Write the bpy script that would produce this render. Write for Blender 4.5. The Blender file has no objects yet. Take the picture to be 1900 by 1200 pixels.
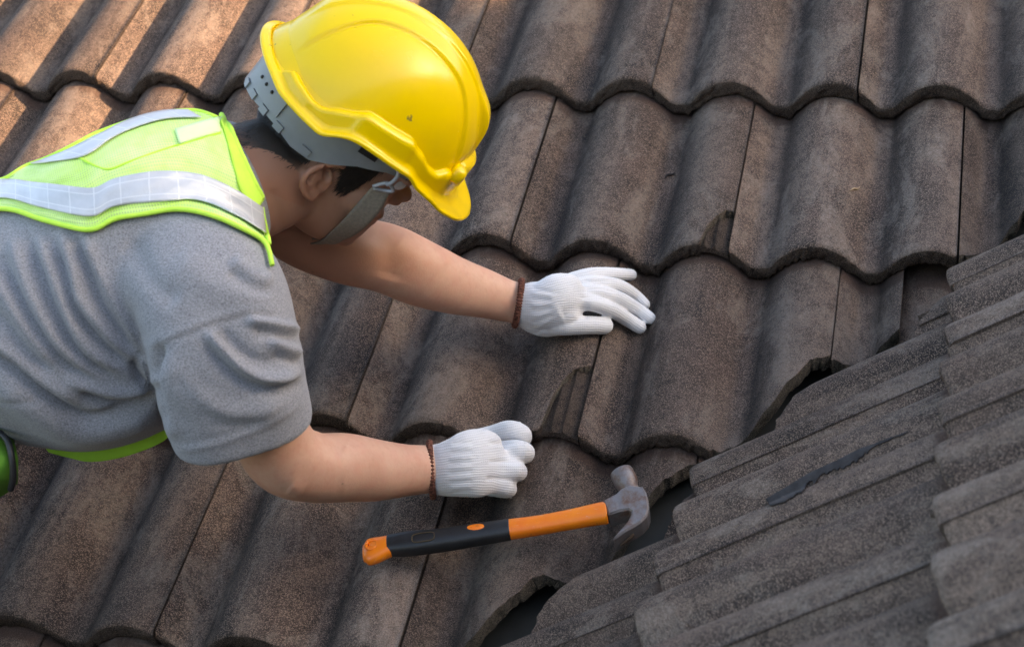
import bpy, bmesh, math, random
import numpy as np
from mathutils import Matrix, Vector
from mathutils.bvhtree import BVHTree
random.seed(7); RNG = np.random.default_rng(7)
SC = bpy.context.scene; COL = SC.collection
TH = math.radians(31.0)                        # pitch of both roof slopes
# ---------------------------------------------------------------- camera, sky, sun, exposure
CAM_C = np.array([1.34584992, -2.07228527, 1.72547338])          # in the frame of the main slope
CAM_R = np.array([[0.97140659, 0.19135529, -0.14054322], [0.04564611, -0.73143504, -0.68038167], [-0.23299287, 0.65451198, -0.71925544]])
FPX = 3396.08
M1 = Matrix.Rotation(TH, 4, 'X')               # main slope frame (x across, y up the slope, z normal) -> world
ct, st = math.cos(TH), math.sin(TH)
M1n = np.array(M1)[:3, :3]
camd = bpy.data.cameras.new('camera'); cam = bpy.data.objects.new('camera', camd); COL.objects.link(cam)
rot = np.column_stack([CAM_R[0], -CAM_R[1], -CAM_R[2]])
cam.matrix_world = M1 @ Matrix.Translation(Vector(CAM_C)) @ Matrix(rot.tolist()).to_4x4()
camd.sensor_width = 36; camd.lens = FPX / 1900 * 36; camd.clip_start = .05; camd.clip_end = 2000
camd.dof.use_dof = True; camd.dof.focus_distance = 2.28; camd.dof.aperture_fstop = 8.0
SC.camera = cam
SUN_EL, SUN_AZ = math.radians(22), math.radians(10)
sun_l = np.array([math.cos(SUN_EL) * math.cos(SUN_AZ), math.cos(SUN_EL) * math.sin(SUN_AZ), math.sin(SUN_EL)])
sun_w = Vector(M1n @ sun_l)
w = bpy.data.worlds.new('World'); SC.world = w; w.use_nodes = True
nt = w.node_tree; sky = nt.nodes.new('ShaderNodeTexSky'); sky.sky_type = 'NISHITA'; sky.sun_disc = False
sky.sun_elevation = math.asin(sun_w.z); sky.sun_rotation = math.atan2(sun_w.x, sun_w.y)
sky.air_density = 1.0; sky.dust_density = 2.5; sky.ozone_density = 1.0
nt.links.new(sky.outputs[0], nt.nodes['Background'].inputs[0]); nt.nodes['Background'].inputs[1].default_value = 0.15
sl = bpy.data.lights.new('sun', 'SUN'); sl.energy = 3.8; sl.angle = math.radians(0.55); sl.color = (1.0, .67, .42)
so = bpy.data.objects.new('sun', sl); COL.objects.link(so); so.rotation_euler = sun_w.to_track_quat('Z', 'Y').to_euler()
SC.view_settings.view_transform = 'Standard'; SC.view_settings.look = 'None'; SC.view_settings.gamma = 1
SC.view_settings.exposure = 2.08
SC.view_settings.use_curve_mapping = False
SC.view_settings.use_white_balance = True; SC.view_settings.white_balance_temperature = 7500

# ---------------------------------------------------------------- helpers
def ray(x, y): return CAM_R.T @ np.array([(x - 950) / FPX, (y - 600) / FPX, 1.0])
def P(x, y, z):                                # a point z metres deep along the view through (x, y), world space
    return M1n @ (CAM_C + z * ray(x, y))
def roofz(x, y, h=0.0):                        # depth of the main slope there
    d = ray(x, y); return (h - CAM_C[2]) / d[2]
def roofpt(x, y, h=0.0): d = ray(x, y); return CAM_C + (h - CAM_C[2]) / d[2] * d
CW = M1n @ CAM_C; FWD = M1n @ CAM_R[2]; RIGHT = M1n @ CAM_R[0]; DOWN = M1n @ CAM_R[1]
def topx(p):                                   # world points (n,3) -> photo pixels and depth
    q = (np.asarray(p) - CW); z = q @ FWD
    return 950 + FPX * (q @ RIGHT) / z, 600 + FPX * (q @ DOWN) / z, z
def tag(o, label=None, cat=None, group=None, kind=None):
    if label: o['label'] = label
    if cat: o['category'] = cat
    if group: o['group'] = group
    if kind: o['kind'] = kind
    return o
def empty(name, loc=(0, 0, 0), parent=None):
    o = bpy.data.objects.new(name, None); COL.objects.link(o); o.location = loc; o.empty_display_size = .1
    if parent: o.parent = parent
    return o
def meshobj(name, V, F, mat, parent=None, smooth=True, mats=None, midx=None):
    me = bpy.data.meshes.new(name); me.from_pydata([tuple(map(float, v)) for v in V], [], [tuple(map(int, f)) for f in F])
    for m in (mats or [mat]): me.materials.append(m)
    if midx is not None: me.polygons.foreach_set('material_index', np.asarray(midx, dtype=np.int32))
    me.polygons.foreach_set('use_smooth', np.full(len(me.polygons), smooth)); me.update()
    o = bpy.data.objects.new(name, me); COL.objects.link(o)
    if parent: o.parent = parent
    return o
def sstep(a, b, x): t = np.clip((np.asarray(x, float) - a) / (b - a), 0, 1); return t * t * (3 - 2 * t)
def vnoise1(x, seed=0):                        # smooth 1-D value noise
    x = np.asarray(x, float); i = np.floor(x).astype(int); f = x - i; f = f * f * (3 - 2 * f)
    h = lambda k: (np.sin(k * 127.1 + seed * 311.7) * 43758.5453) % 1.0
    return (h(i) * (1 - f) + h(i + 1) * f) * 2 - 1
def fbm1(x, seed=0): return vnoise1(x, seed) + .5 * vnoise1(x * 2.1, seed + 3) + .25 * vnoise1(x * 4.3, seed + 7)

# ---------------------------------------------------------------- materials
def new_mat(name):
    m = bpy.data.materials.new(name); m.use_nodes = True; t = m.node_tree; b = t.nodes['Principled BSDF']; return m, t, b
def N(t, kind, **kw):
    n = t.nodes.new(kind)
    for k, v in kw.items():
        if k.startswith('i_'):
            key = k[2:]; key = int(key) if key.isdigit() else key.replace('_', ' ')
            n.inputs[key].default_value = v
        else: setattr(n, k, v)
    return n
def L(t, a, b): t.links.new(a, b)
def math_n(t, op, a, b=None, c=None):
    n = N(t, 'ShaderNodeMath', operation=op)
    for i, v in enumerate((a, b, c)):
        if v is None: continue
        if isinstance(v, (int, float)): n.inputs[i].default_value = v
        else: L(t, v, n.inputs[i])
    return n.outputs[0]
def ramp(t, fac, stops, interp='LINEAR'):
    r = N(t, 'ShaderNodeValToRGB'); r.color_ramp.interpolation = interp; e = r.color_ramp.elements
    while len(e) > 1: e.remove(e[-1])
    e[0].position, c = stops[0]; e[0].color = (*c, 1) if not isinstance(c, float) else (c, c, c, 1)
    for p, c in stops[1:]:
        q = e.new(p); q.color = (*c, 1) if not isinstance(c, float) else (c, c, c, 1)
    L(t, fac, r.inputs[0]); return r.outputs[0]
def mixc(t, fac, a, b, mode='MIX'):
    n = N(t, 'ShaderNodeMix', data_type='RGBA', blend_type=mode); n.clamp_factor = True
    for s, v in ((n.inputs[0], fac), (n.inputs[6], a), (n.inputs[7], b)):
        if isinstance(v, (int, float)): s.default_value = v
        elif isinstance(v, tuple): s.default_value = (*v, 1)
        else: L(t, v, s)
    return n.outputs[2]
def noise(t, vec, scale, detail=2, rough=.5, dist=0):
    n = N(t, 'ShaderNodeTexNoise'); n.inputs['Scale'].default_value = scale; n.inputs['Detail'].default_value = detail
    n.inputs['Roughness'].default_value = rough; n.inputs['Distortion'].default_value = dist; L(t, vec, n.inputs['Vector']); return n.outputs[0]
def mapping(t, vec, scale=(1, 1, 1), loc=None):
    n = N(t, 'ShaderNodeMapping'); n.inputs['Scale'].default_value = scale; L(t, vec, n.inputs['Vector'])
    if loc is not None: L(t, loc, n.inputs['Location'])
    return n.outputs[0]
def bump(t, b, h, strength, dist):
    n = N(t, 'ShaderNodeBump'); n.inputs['Strength'].default_value = strength; n.inputs['Distance'].default_value = dist
    L(t, h, n.inputs['Height']); L(t, n.outputs[0], b.inputs['Normal'])

def tile_material(name, dark, mid, light, kind='face'):
    m, t, b = new_mat(name); uv = N(t, 'ShaderNodeUVMap', uv_map='UVMap').outputs[0]
    rnd = N(t, 'ShaderNodeObjectInfo').outputs['Random']
    off = N(t, 'ShaderNodeCombineXYZ'); L(t, math_n(t, 'MULTIPLY', rnd, 37.0), off.inputs[0]); L(t, math_n(t, 'MULTIPLY', rnd, 91.0), off.inputs[1])
    L(t, math_n(t, 'MULTIPLY', rnd, 13.0), off.inputs[2])
    geo = N(t, 'ShaderNodeTexCoord').outputs['Object']
    if kind != 'face': uvm = mapping(t, geo, (1, 1, 1), off.outputs[0])
    else: uvm = mapping(t, uv, (1, 1, 1), off.outputs[0])
    # sandy grains of several sizes
    g1 = N(t, 'ShaderNodeTexVoronoi'); g1.inputs['Scale'].default_value = 1250; L(t, uvm, g1.inputs['Vector'])
    sx = N(t, 'ShaderNodeSeparateColor'); L(t, g1.outputs['Color'], sx.inputs[0])
    fine = noise(t, uvm, 800, 3, .8); med = noise(t, uvm, 60, 3, .6); big = noise(t, uvm, 9, 4, .62, .3)
    streak = noise(t, mapping(t, uvm, (26, 3.2, 1)), 1.0, 4, .6, .6); wide = noise(t, mapping(t, uvm, (7, 2.2, 1)), 1.0, 3, .55)
    base = mixc(t, ramp(t, big, [(.36, 0.), (.64, 1.)]), dark, mid)
    base = mixc(t, math_n(t, 'MULTIPLY', ramp(t, streak, [(.47, 0.), (.64, 1.)]), .62), base, light)
    base = mixc(t, math_n(t, 'MULTIPLY', ramp(t, wide, [(.50, 0.), (.66, 1.)]), .55), base, light)
    base = mixc(t, math_n(t, 'MULTIPLY', ramp(t, med, [(.46, 0.), (.60, 1.)]), .45), base, (dark[0] * .55, dark[1] * .6, dark[2] * .65))
    # grains: dark pits, brown grains, pale quartz
    base = mixc(t, math_n(t, 'MULTIPLY', ramp(t, sx.outputs[0], [(.0, 1.), (.30, .95), (.38, 0.)]), .66), base, (.016, .014, .013))
    base = mixc(t, math_n(t, 'MULTIPLY', ramp(t, sx.outputs[1], [(.74, 0.), (.80, 1.)]), .70), base, (light[0] * 1.5, light[1] * 1.45, light[2] * 1.4))
    base = mixc(t, math_n(t, 'MULTIPLY', ramp(t, fine, [(.50, 0.), (.72, 1.)]), .42), base, (mid[0] * 1.9, mid[1] * 1.8, mid[2] * 1.7))
    if kind == 'face':
        # the band the next course has sheltered keeps its reddish coat; pale lichen; darker pans and roll feet
        sep = N(t, 'ShaderNodeSeparateXYZ'); L(t, uv, sep.inputs[0])
        vv = math_n(t, 'ADD', sep.outputs[1], math_n(t, 'MULTIPLY', math_n(t, 'SUBTRACT', noise(t, uvm, 22, 2), .5), .018))
        band = ramp(t, math_n(t, 'MULTIPLY', vv, 2.5), [(.790, 0.), (.812, 1.)])
        base = mixc(t, math_n(t, 'MULTIPLY', band, .75), base, (.085, .050, .040))
        x = math_n(t, 'FRACT', math_n(t, 'ADD', math_n(t, 'DIVIDE', math_n(t, 'SUBTRACT', sep.outputs[0], .053 - .075), .15), 4.0))
        trough_dark = ramp(t, math_n(t, 'ADD', x, math_n(t, 'MULTIPLY', math_n(t, 'SUBTRACT', noise(t, mapping(t, uvm, (12, 9, 1)), 1.0, 4, .65), .5), .16)), [(.42, 0.), (.50, 1.), (.58, .8), (.72, 0.)])
        base = mixc(t, math_n(t, 'MULTIPLY', trough_dark, .60), base, (.016, .0150, .0145))
        pale = math_n(t, 'MULTIPLY', ramp(t, noise(t, mapping(t, uvm, (16, 7, 1)), 1.0, 6, .75, .5), [(.505, 0.), (.60, 1.)]), ramp(t, noise(t, uvm, 240, 3, .8), [(.38, .25), (.6, 1.)]))
        base = mixc(t, math_n(t, 'MULTIPLY', pale, .52), base, (.31, .250, .21))
        hs = N(t, 'ShaderNodeHueSaturation'); L(t, base, hs.inputs['Color'])
        L(t, math_n(t, 'ADD', .74, math_n(t, 'MULTIPLY', rnd, .50)), hs.inputs['Value']); base = hs.outputs[0]
    L(t, base, b.inputs['Base Color']); b.inputs['Roughness'].default_value = .88; b.inputs['Specular IOR Level'].default_value = .35
    h = math_n(t, 'ADD', math_n(t, 'MULTIPLY', fine, 1.0), math_n(t, 'MULTIPLY', g1.outputs['Distance'], -1.1))
    h = math_n(t, 'ADD', h, math_n(t, 'MULTIPLY', med, 1.3))
    bump(t, b, h, .75 if kind == 'face' else 1.0, .0016 if kind == 'face' else .004)
    return m
M_TILE = tile_material('weathered_concrete_tile', (.032, .0258, .0240), (.106, .0705, .0585), (.245, .180, .144))
M_LIP = tile_material('tile_front_lip', (.075, .052, .042), (.150, .104, .082), (.25, .185, .145), 'edge')
M_BROKEN = tile_material('broken_tile_core', (.08, .065, .050), (.19, .155, .118), (.34, .29, .23), 'edge')
def plain(name, col, rough=.6, metal=0.0, nscale=40, namp=.25, bscale=None, bdist=.001, spec=.5):
    m, t, b = new_mat(name); co = N(t, 'ShaderNodeTexCoord').outputs['Object']
    n = noise(t, co, nscale, 4, .6)
    L(t, mixc(t, ramp(t, n, [(.35, 0.), (.7, 1.)]), tuple(c * (1 - namp) for c in col), tuple(min(1, c * (1 + namp)) for c in col)), b.inputs['Base Color'])
    b.inputs['Roughness'].default_value = rough; b.inputs['Metallic'].default_value = metal; b.inputs['Specular IOR Level'].default_value = spec
    if bscale: bump(t, b, noise(t, co, bscale, 3, .6), .5, bdist)
    return m
M_GUTTER = plain('grey_painted_metal', (.046, .048, .046), .6, .0, 25, .2, 60, .0006)
M_DECK = plain('roof_underlay', (.028, .026, .024), .9, 0, 12, .3)
M_PLASTER = plain('plaster_wall', (.55, .50, .44), .9, 0, 3, .12)
M_GROUND = plain('garden_ground', (.10, .11, .06), .95, 0, .6, .35)
M_BATTEN = plain('timber_batten', (.12, .085, .055), .8, 0, 30, .3)

# ---------------------------------------------------------------- roof tiles
H, T, PW, G = .045, .030, .15, .33577         # roll height, tile thickness, roll pitch, course gauge
ZB = -(T + H)
def prof(x):                                   # steep left flank, broad crown, long right flank into a narrow flat pan
    t = (np.asarray(x, float) - PH - .053) / PW; t = t - np.floor(t)
    q = np.clip((t - .43) / .45, 0, 1); fr = np.where(q < .8, 1 - q * q, np.maximum(.36 - 1.6 * (q - .8) + 4 * (q - .8) ** 2, .0)); fr = (fr - .2) / .8
    p = 1 - t / .43; fl = 1 - np.abs(p) ** 2.2
    return H * np.where(t < .43, fl, np.maximum(fr, 0) + 0 * t)
PH = 0.0
def tile_mesh(name, xs, v_lo, vtop, vfront, seed=0, broken=None, nrow=16, tilt=0, flange=True, chipmask=None):
    """columns xs (m, slope coordinates); each column runs from v_lo[i] up to vtop; broken[i] marks fractured lower edge."""
    n = len(xs); rr = np.random.default_rng(seed)
    broken = np.zeros(n, bool) if broken is None else broken
    jit = np.where(broken, .0032 * fbm1(xs * 120, seed) + .0016 * fbm1(xs * 520, seed + 2), .0009 * fbm1(xs * 90, seed))
    lo = np.minimum(v_lo + jit, vtop - .004)
    s = np.concatenate([[0, .006, .02, .05], np.linspace(.1, 1, nrow - 4)])
    V = []; uv = []; idx = {}
    top = lambda x, v: ZB + prof(x) + T * (1 - (v - vfront) / G)
    thick = np.full(n, T - .0012) + .0012 * fbm1(xs * 60, seed + 5)
    thick = np.where(prof(xs) > .02, thick, thick - .004)
    for j, sv in enumerate(s):
        v = lo + (vtop - lo) * sv
        z = top(xs, v) + .0006 * fbm1(xs * 22 + v * 9, seed + 1)
        if j == 0: z = z - np.where(broken, .0012 * rr.random(n), .0042)
        if j == 1: z = z - np.where(broken, .0004, .0010)
        V += list(np.stack([xs, v, z], 1)); uv += list(np.stack([xs, v - vfront], 1))
    nt_ = len(s); K = 4
    for k in range(1, K + 1):                  # front face down to the underside
        fr = k / K; rec = np.where(broken, .0045 * fr + .0014 * rr.normal(size=n), .0016 * rr.normal(size=n) + .002 * fr)
        v = lo + rec - (.0012 if k < K else 0); z = top(xs, lo) - .004 - (thick - .004) * fr + .0011 * rr.normal(size=n)
        V += list(np.stack([xs, v, z], 1)); uv += list(np.stack([xs, v - vfront - z], 1))
    base_b = len(V) // n
    v = np.full(n, vtop); V += list(np.stack([xs, v, top(xs, v) - thick], 1)); uv += list(np.stack([xs, v - vfront], 1))
    order_top = list(range(nt_ - 1, -1, -1)); ring = order_top + list(range(nt_, base_b)) + [base_b]   # head -> front -> underside -> head
    F = []; mi = []
    R_ = len(ring)
    for a in range(R_):
        j0, j1 = ring[a], ring[(a + 1) % R_]
        ismat = 0 if (j0 < nt_ and j1 < nt_) else 1
        for i in range(n - 1):
            F.append((j0 * n + i, j0 * n + i + 1, j1 * n + i + 1, j1 * n + i)[::-1])
            mi.append((2 if (broken[i] and j1 < base_b and j0 < base_b and j1 != ring[0]) else 1) if ismat else 0)
    for side in (0, n - 1):
        f = [j * n + side for j in ring]; F.append(f if side == 0 else f[::-1]); mi.append(1)
    V = np.array(V)
    if flange:                                 # interlocking ribs that run under the neighbour on the left
        fx = np.array([-.034, -.031, -.026, -.0235, -.021, -.016, -.0135, -.011, -.006, -.001]) * 1.4; fz = np.array([-.016, -.013, -.013, -.007, -.013, -.013, -.007, -.013, -.013, -.013])
        b0 = len(V); vs = np.linspace(vfront + .001, vtop, 6) if not broken[0] else np.linspace(lo[0] + .004, vtop, 6)
        W_ = []
        for q in vs: W_ += [(xs[0] + a, q, top(xs[0] + a, q) + c) for a, c in zip(fx, fz)]
        for q in vs: W_ += [(xs[0] + a, q, top(xs[0] + a, q) - .022) for a in fx]
        V = np.vstack([V, W_]); uv += [(p[0], p[1] - vfront) for p in W_]; m_ = len(fx); q_ = len(vs)
        for r in range(q_ - 1):
            for c in range(m_ - 1):
                F.append((b0 + r * m_ + c, b0 + r * m_ + c + 1, b0 + (r + 1) * m_ + c + 1, b0 + (r + 1) * m_ + c)); mi.append(1)
        o = b0 + q_ * m_
        F.append([b0 + c for c in range(m_)][::-1] + [o + c for c in range(m_)]); mi.append(1)
        F.append([b0 + r * m_ for r in range(q_)] + [o + r * m_ for r in range(q_)][::-1]); mi.append(1)
    me = bpy.data.meshes.new(name); me.from_pydata(V.tolist(), [], F)
    for mm in (M_TILE, M_LIP, M_BROKEN): me.materials.append(mm)
    me.polygons.foreach_set('material_index', np.array(mi, dtype=np.int32))
    ul = me.uv_layers.new(name='UVMap'); li = np.empty(len(me.loops), dtype=np.int32); me.loops.foreach_get('vertex_index', li)
    ul.data.foreach_set('uv', np.array(uv)[li].ravel())
    sm = np.array([len(f) == 4 for f in F]) & (np.array(mi) != 2); me.polygons.foreach_set('use_smooth', sm)
    me.update(); me.validate(); return me
def add_tile(parent, me, label=None, dx=0, dy=0, dz=0, rz=0, rx=0, pivot=(0, 0, 0)):
    o = bpy.data.objects.new('roof_tile', me); COL.objects.link(o); o.parent = parent
    p = Matrix.Translation(Vector(pivot)); o.matrix_local = Matrix.Translation((dx, dy, dz)) @ p @ Matrix.Rotation(rz, 4, 'Z') @ Matrix.Rotation(rx, 4, 'X') @ p.inverted()
    if label: o['label'] = label
    return o
def cols(x0, x1, n): return np.linspace(x0, x1, n)

CUT1 = np.array([(.40, -1.48), (.826, -.979), (.856, -.939), (.89, -.883), (.967, -.841), (1.001, -.746), (1.046, -.684), (1.083, -.657), (1.116, -.627), (1.174, -.534), (1.199, -.509), (1.263, -.456), (1.289, -.443), (1.34, -.343), (2.4, .86)])
def build_slope(parent, cutf, k0, k1, x0, x1, phase, special=None, nseed=0, fixed=None):
    global PH
    proto = {}
    for k in range(k0, k1):
        vf = -k * G if phase is None else k * G + phase
        shift = (.15 if (k % 2) else 0.0) if fixed is None else fixed
        n0 = int(math.floor((x0 - shift) / .3)); n1 = int(math.ceil((x1 - shift) / .3))
        for n in range(n0, n1):
            xa = n * .3 + shift; xb = xa + .3; sd = nseed + k * 131 + n * 17 + 1000
            xs = cols(xa + .0012, xb - .0012, 49)
            cut = cutf(xs)
            if cut.min() > vf + G + .02: continue
            sp = special.get((k, n)) if special else None
            isb = cut > vf + .001; lo = np.maximum(vf, cut)
            whole = not isb.any() and sp is None
            r = random.Random(sd); dx = r.uniform(-.0008, .0008); dy = r.uniform(-.004, .004); dz = r.uniform(-.0006, .0012); rz = r.uniform(-.003, .003)
            if sp: 
                xs, lo, isb, lab = sp(xs, vf, cut); vt = vf + G + .045
                add_tile(parent, tile_mesh('roof_tile', xs, lo, vt, vf, sd, isb), lab, dx, dy, dz, rz, 0, ((xa + xb) / 2, vf, 0))
                continue
            if whole:
                key = r.randrange(7)
                if key not in proto:
                    px = cols(.0012, .2988, 49); ph, PH = PH, 0.0; proto[key] = tile_mesh('roof_tile', px, np.zeros(49), G + .075, 0.0, key * 7 + nseed); PH = ph
                add_tile(parent, proto[key], None, xa + dx, vf + dy, dz, rz)
            else:
                vt = vf + G + .045
                keep = lo < vt - .006
                if keep.sum() < 6: continue
                i0 = np.argmax(keep); i1 = len(keep) - np.argmax(keep[::-1])
                # one continuous run of columns
                xs, lo, isb = xs[i0:i1], lo[i0:i1], isb[i0:i1]
                xs2 = np.linspace(xs[0], xs[-1], 90); lo = np.interp(xs2, xs, lo); isb = np.interp(xs2, xs, isb.astype(float)) > .5
                add_tile(parent, tile_mesh('roof_tile', xs2, lo, vt, vf, sd, isb, flange=i0 == 0), 'roof tile cut off roughly along the valley', dx, dy * .3, dz, rz * .3, 0, (xs[0], vf, 0))
roof = empty('tiled_roof'); roof.matrix_world = M1
tag(roof, 'main roof slope of weathered brown concrete roll tiles under the worker and hammer', 'roof')
def cut1(x): return np.interp(x, CUT1[:, 0], CUT1[:, 1])
def chipped(width, height, shape):
    def f(xs, vf, cut):
        xs2 = np.linspace(xs[0], xs[-1], 120); lo = np.full(120, vf); d = xs[-1] - xs2
        q = d < width; lo[q] += height * np.interp(d[q] / width, shape[0], shape[1])
        return xs2, lo, q, 'roof tile with its lower right corner broken off'
    return f
def piece_left(xs, vf, cut):
    xs2 = np.linspace(xs[0], 1.283, 60); c = np.maximum(cut1(xs2), vf) - .004
    return xs2, c, np.ones(60, bool), 'cut tile piece with a straight right edge above the valley'
special1 = {(1, 2): chipped(.036, .082, ([0, .3, .5, .8, .93, 1], [1, .9, .72, .52, .2, 0])),
            (2, 2): chipped(.044, .128, ([0, .25, .55, .85, .96, 1], [1, .88, .78, .45, .05, 0])),
            (2, 4): piece_left}
build_slope(roof, cut1, -5, 5, -1.5, 3.6, None, special1)
# the low broken piece lying between the two slopes
xs = np.linspace(1.276, 1.375, 60); vf = -2 * G
lo = np.interp(xs, [1.276, 1.30, 1.34, 1.375], [-.470, -.455, -.375, -.335])
add_tile(roof, tile_mesh('roof_tile', xs, lo, -G + .05, vf, 5, np.ones(60, bool), flange=False), 'broken tile piece sunk below its neighbours at the valley', 0, 0, -.030)

# second slope: x' = -Yh, y' = up the slope (world +x), z' = its normal
V0 = M1n @ np.array([1.04551329, -0.6764637, ZB])
S2 = np.array([ct, 0, st]); N2 = np.array([-st, 0, ct])
M2 = Matrix(((0, S2[0], N2[0], V0[0]), (-1, S2[1], N2[1], V0[1]), (0, S2[2], N2[2], V0[2]), (0, 0, 0, 1))) @ Matrix.Translation((0, 0, .042)) @ Matrix.Rotation(math.radians(2.2), 4, 'X') @ Matrix.Diagonal((.86, 1, 1, 1))
roof2 = empty('tiled_roof'); roof2.matrix_world = M2
tag(roof2, 'blurred near roof slope of brown roll tiles rising to the right beyond the valley', 'roof')
def cut2(x): return np.interp(-np.asarray(x) * .86, [-3, -.6, -.46, -.39, -.25, -.11, -.049, .05, .25, 3], [-3.1, -.52, -.36, -.29, -.12, .030, .095, .235, .50, 3.70])
PH = .023
build_slope(roof2, cut2, -5, 6, -2.4, 3.4, .036, None, 50, .173)

PH = 0.0
# valley gutter, underlay
vd = np.array([ct, ct, st]); vd = vd / np.linalg.norm(vd)      # valley direction, world (x, y horizontal, up)
vdw = np.array([ct * 1.0, ct * 1.0, st]); vdw /= np.linalg.norm(vdw)
VG = V0 + np.cross(M1n @ np.array([0, 0, 1.0]), vdw) * .040 * (1 if np.cross(M1n @ np.array([0, 0, 1.0]), vdw)[0] > 0 else -1)
def gutter():
    pts = [(-.16, .0), (-.155, .006), (-.015, -.002), (0, -.012), (.015, -.002), (.155, .006), (.16, 0)]
    V = []; n1 = M1n @ np.array([0, 0, 1.0]); a1 = np.cross(n1, vdw); a2 = np.cross(N2, vdw)
    ss = np.linspace(-3, 3.5, 30)
    for s_ in ss:
        for d, h in pts:
            a = a1 if d < 0 else a2; nn = n1 if d < 0 else N2
            dirn = a * (1 if (a[0] < 0) == (d < 0) else -1)
            V.append(VG + vdw * s_ + dirn * abs(d) + nn * (h - .020))
    m = len(pts); F = [(r * m + c, r * m + c + 1, (r + 1) * m + c + 1, (r + 1) * m + c) for r in range(len(ss) - 1) for c in range(m - 1)]
    o = meshobj('valley_gutter', V, F, M_GUTTER); s = o.modifiers.new('thick', 'SOLIDIFY'); s.thickness = .0015; s.offset = 0
    tag(o, 'grey sheet metal valley gutter glimpsed through the gap between the cut tiles', 'gutter')
gutter()
def deck(parent, pts, z):
    V = [(x, y, z) for x, y in pts] + [(x, y, z - .02) for x, y in pts]; n = len(pts)
    F = [list(range(n)), list(range(2 * n - 1, n - 1, -1))] + [(i, n + i, n + (i + 1) % n, (i + 1) % n) for i in range(n)]
    return meshobj('underlay', V, F, M_DECK, parent, smooth=False)
deck(roof, [(-1.6, 2.1), (-1.6, -2.0), (1.0455 - 1.32 * ct, -.676 - 1.32), (1.0455 + 2.7 * ct, -.676 + 2.7)], ZB - .075)
deck(roof2, [(2.2, -2.2 * 1.167), (3.0, 2.4), (-2.2, 2.4), (-1.9, 2.2)], ZB - .075)

# ground, and an added unseen gable house to keep the low sun off
g = meshobj('ground', [(-400, -400, -4.2), (400, -400, -4.2), (400, 400, -4.2), (-400, 400, -4.2)], [(0, 1, 2, 3)], M_GROUND, smooth=False); tag(g, kind='structure')
def sun_blocker():  # made-up blocker, shaped to the shade edge wanted on the roof
    a = roofpt(0, 330); b = roofpt(1000, -50); d = (b - a) / np.linalg.norm(b - a)
    c = M1n @ ((a + b) / 2 + sun_l * 7.0); dw = M1n @ d
    p0 = c - dw * 9; p1 = c + dw * 3.2; hd = np.array([dw[0], dw[1], 0]); L_ = np.linalg.norm(hd); hd /= L_; sl_ = dw[2] / L_
    back = np.cross(hd, [0, 0, 1.0]); back = back if back @ sun_w.to_3d().normalized() > 0 else -back
    p2 = p1 + hd * 9 - np.array([0, 0, 9 * sl_ + 1.2])
    e = empty('sun_blocker_house', (c[0], c[1], -4.2)); tag(e, 'made-up gable house added out of view to the right to shade roof and worker', 'house')
    gz = -4.2; ring = [np.array([p0[0], p0[1], gz]), p0, p1, p2, np.array([p2[0], p2[1], gz])]
    V = ring + [q + back * .25 for q in ring]; n = 5; F = [[0, 1, 2, 3, 4][::-1], [5, 6, 7, 8, 9]] + [(i, (i + 1) % n, n + (i + 1) % n, n + i) for i in range(n)]
    off = np.array(e.location); meshobj('wall', [q - off for q in V], F, M_PLASTER, e, smooth=False)
    for q0, q1 in ((p0, p1), (p1, p2)):
        up_ = np.array([0, 0, 1.0]); V = [q + w_ + h_ for q in (q0, q1) for w_ in (back * .253, back * 6) for h_ in (up_ * -.22, up_ * -.08)]
        meshobj('roof', [q - off for q in V], [(0, 1, 3, 2), (4, 6, 7, 5), (0, 2, 6, 4), (1, 5, 7, 3), (0, 4, 5, 1), (2, 3, 7, 6)], M_LIP, e, smooth=False)
sun_blocker()

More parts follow.
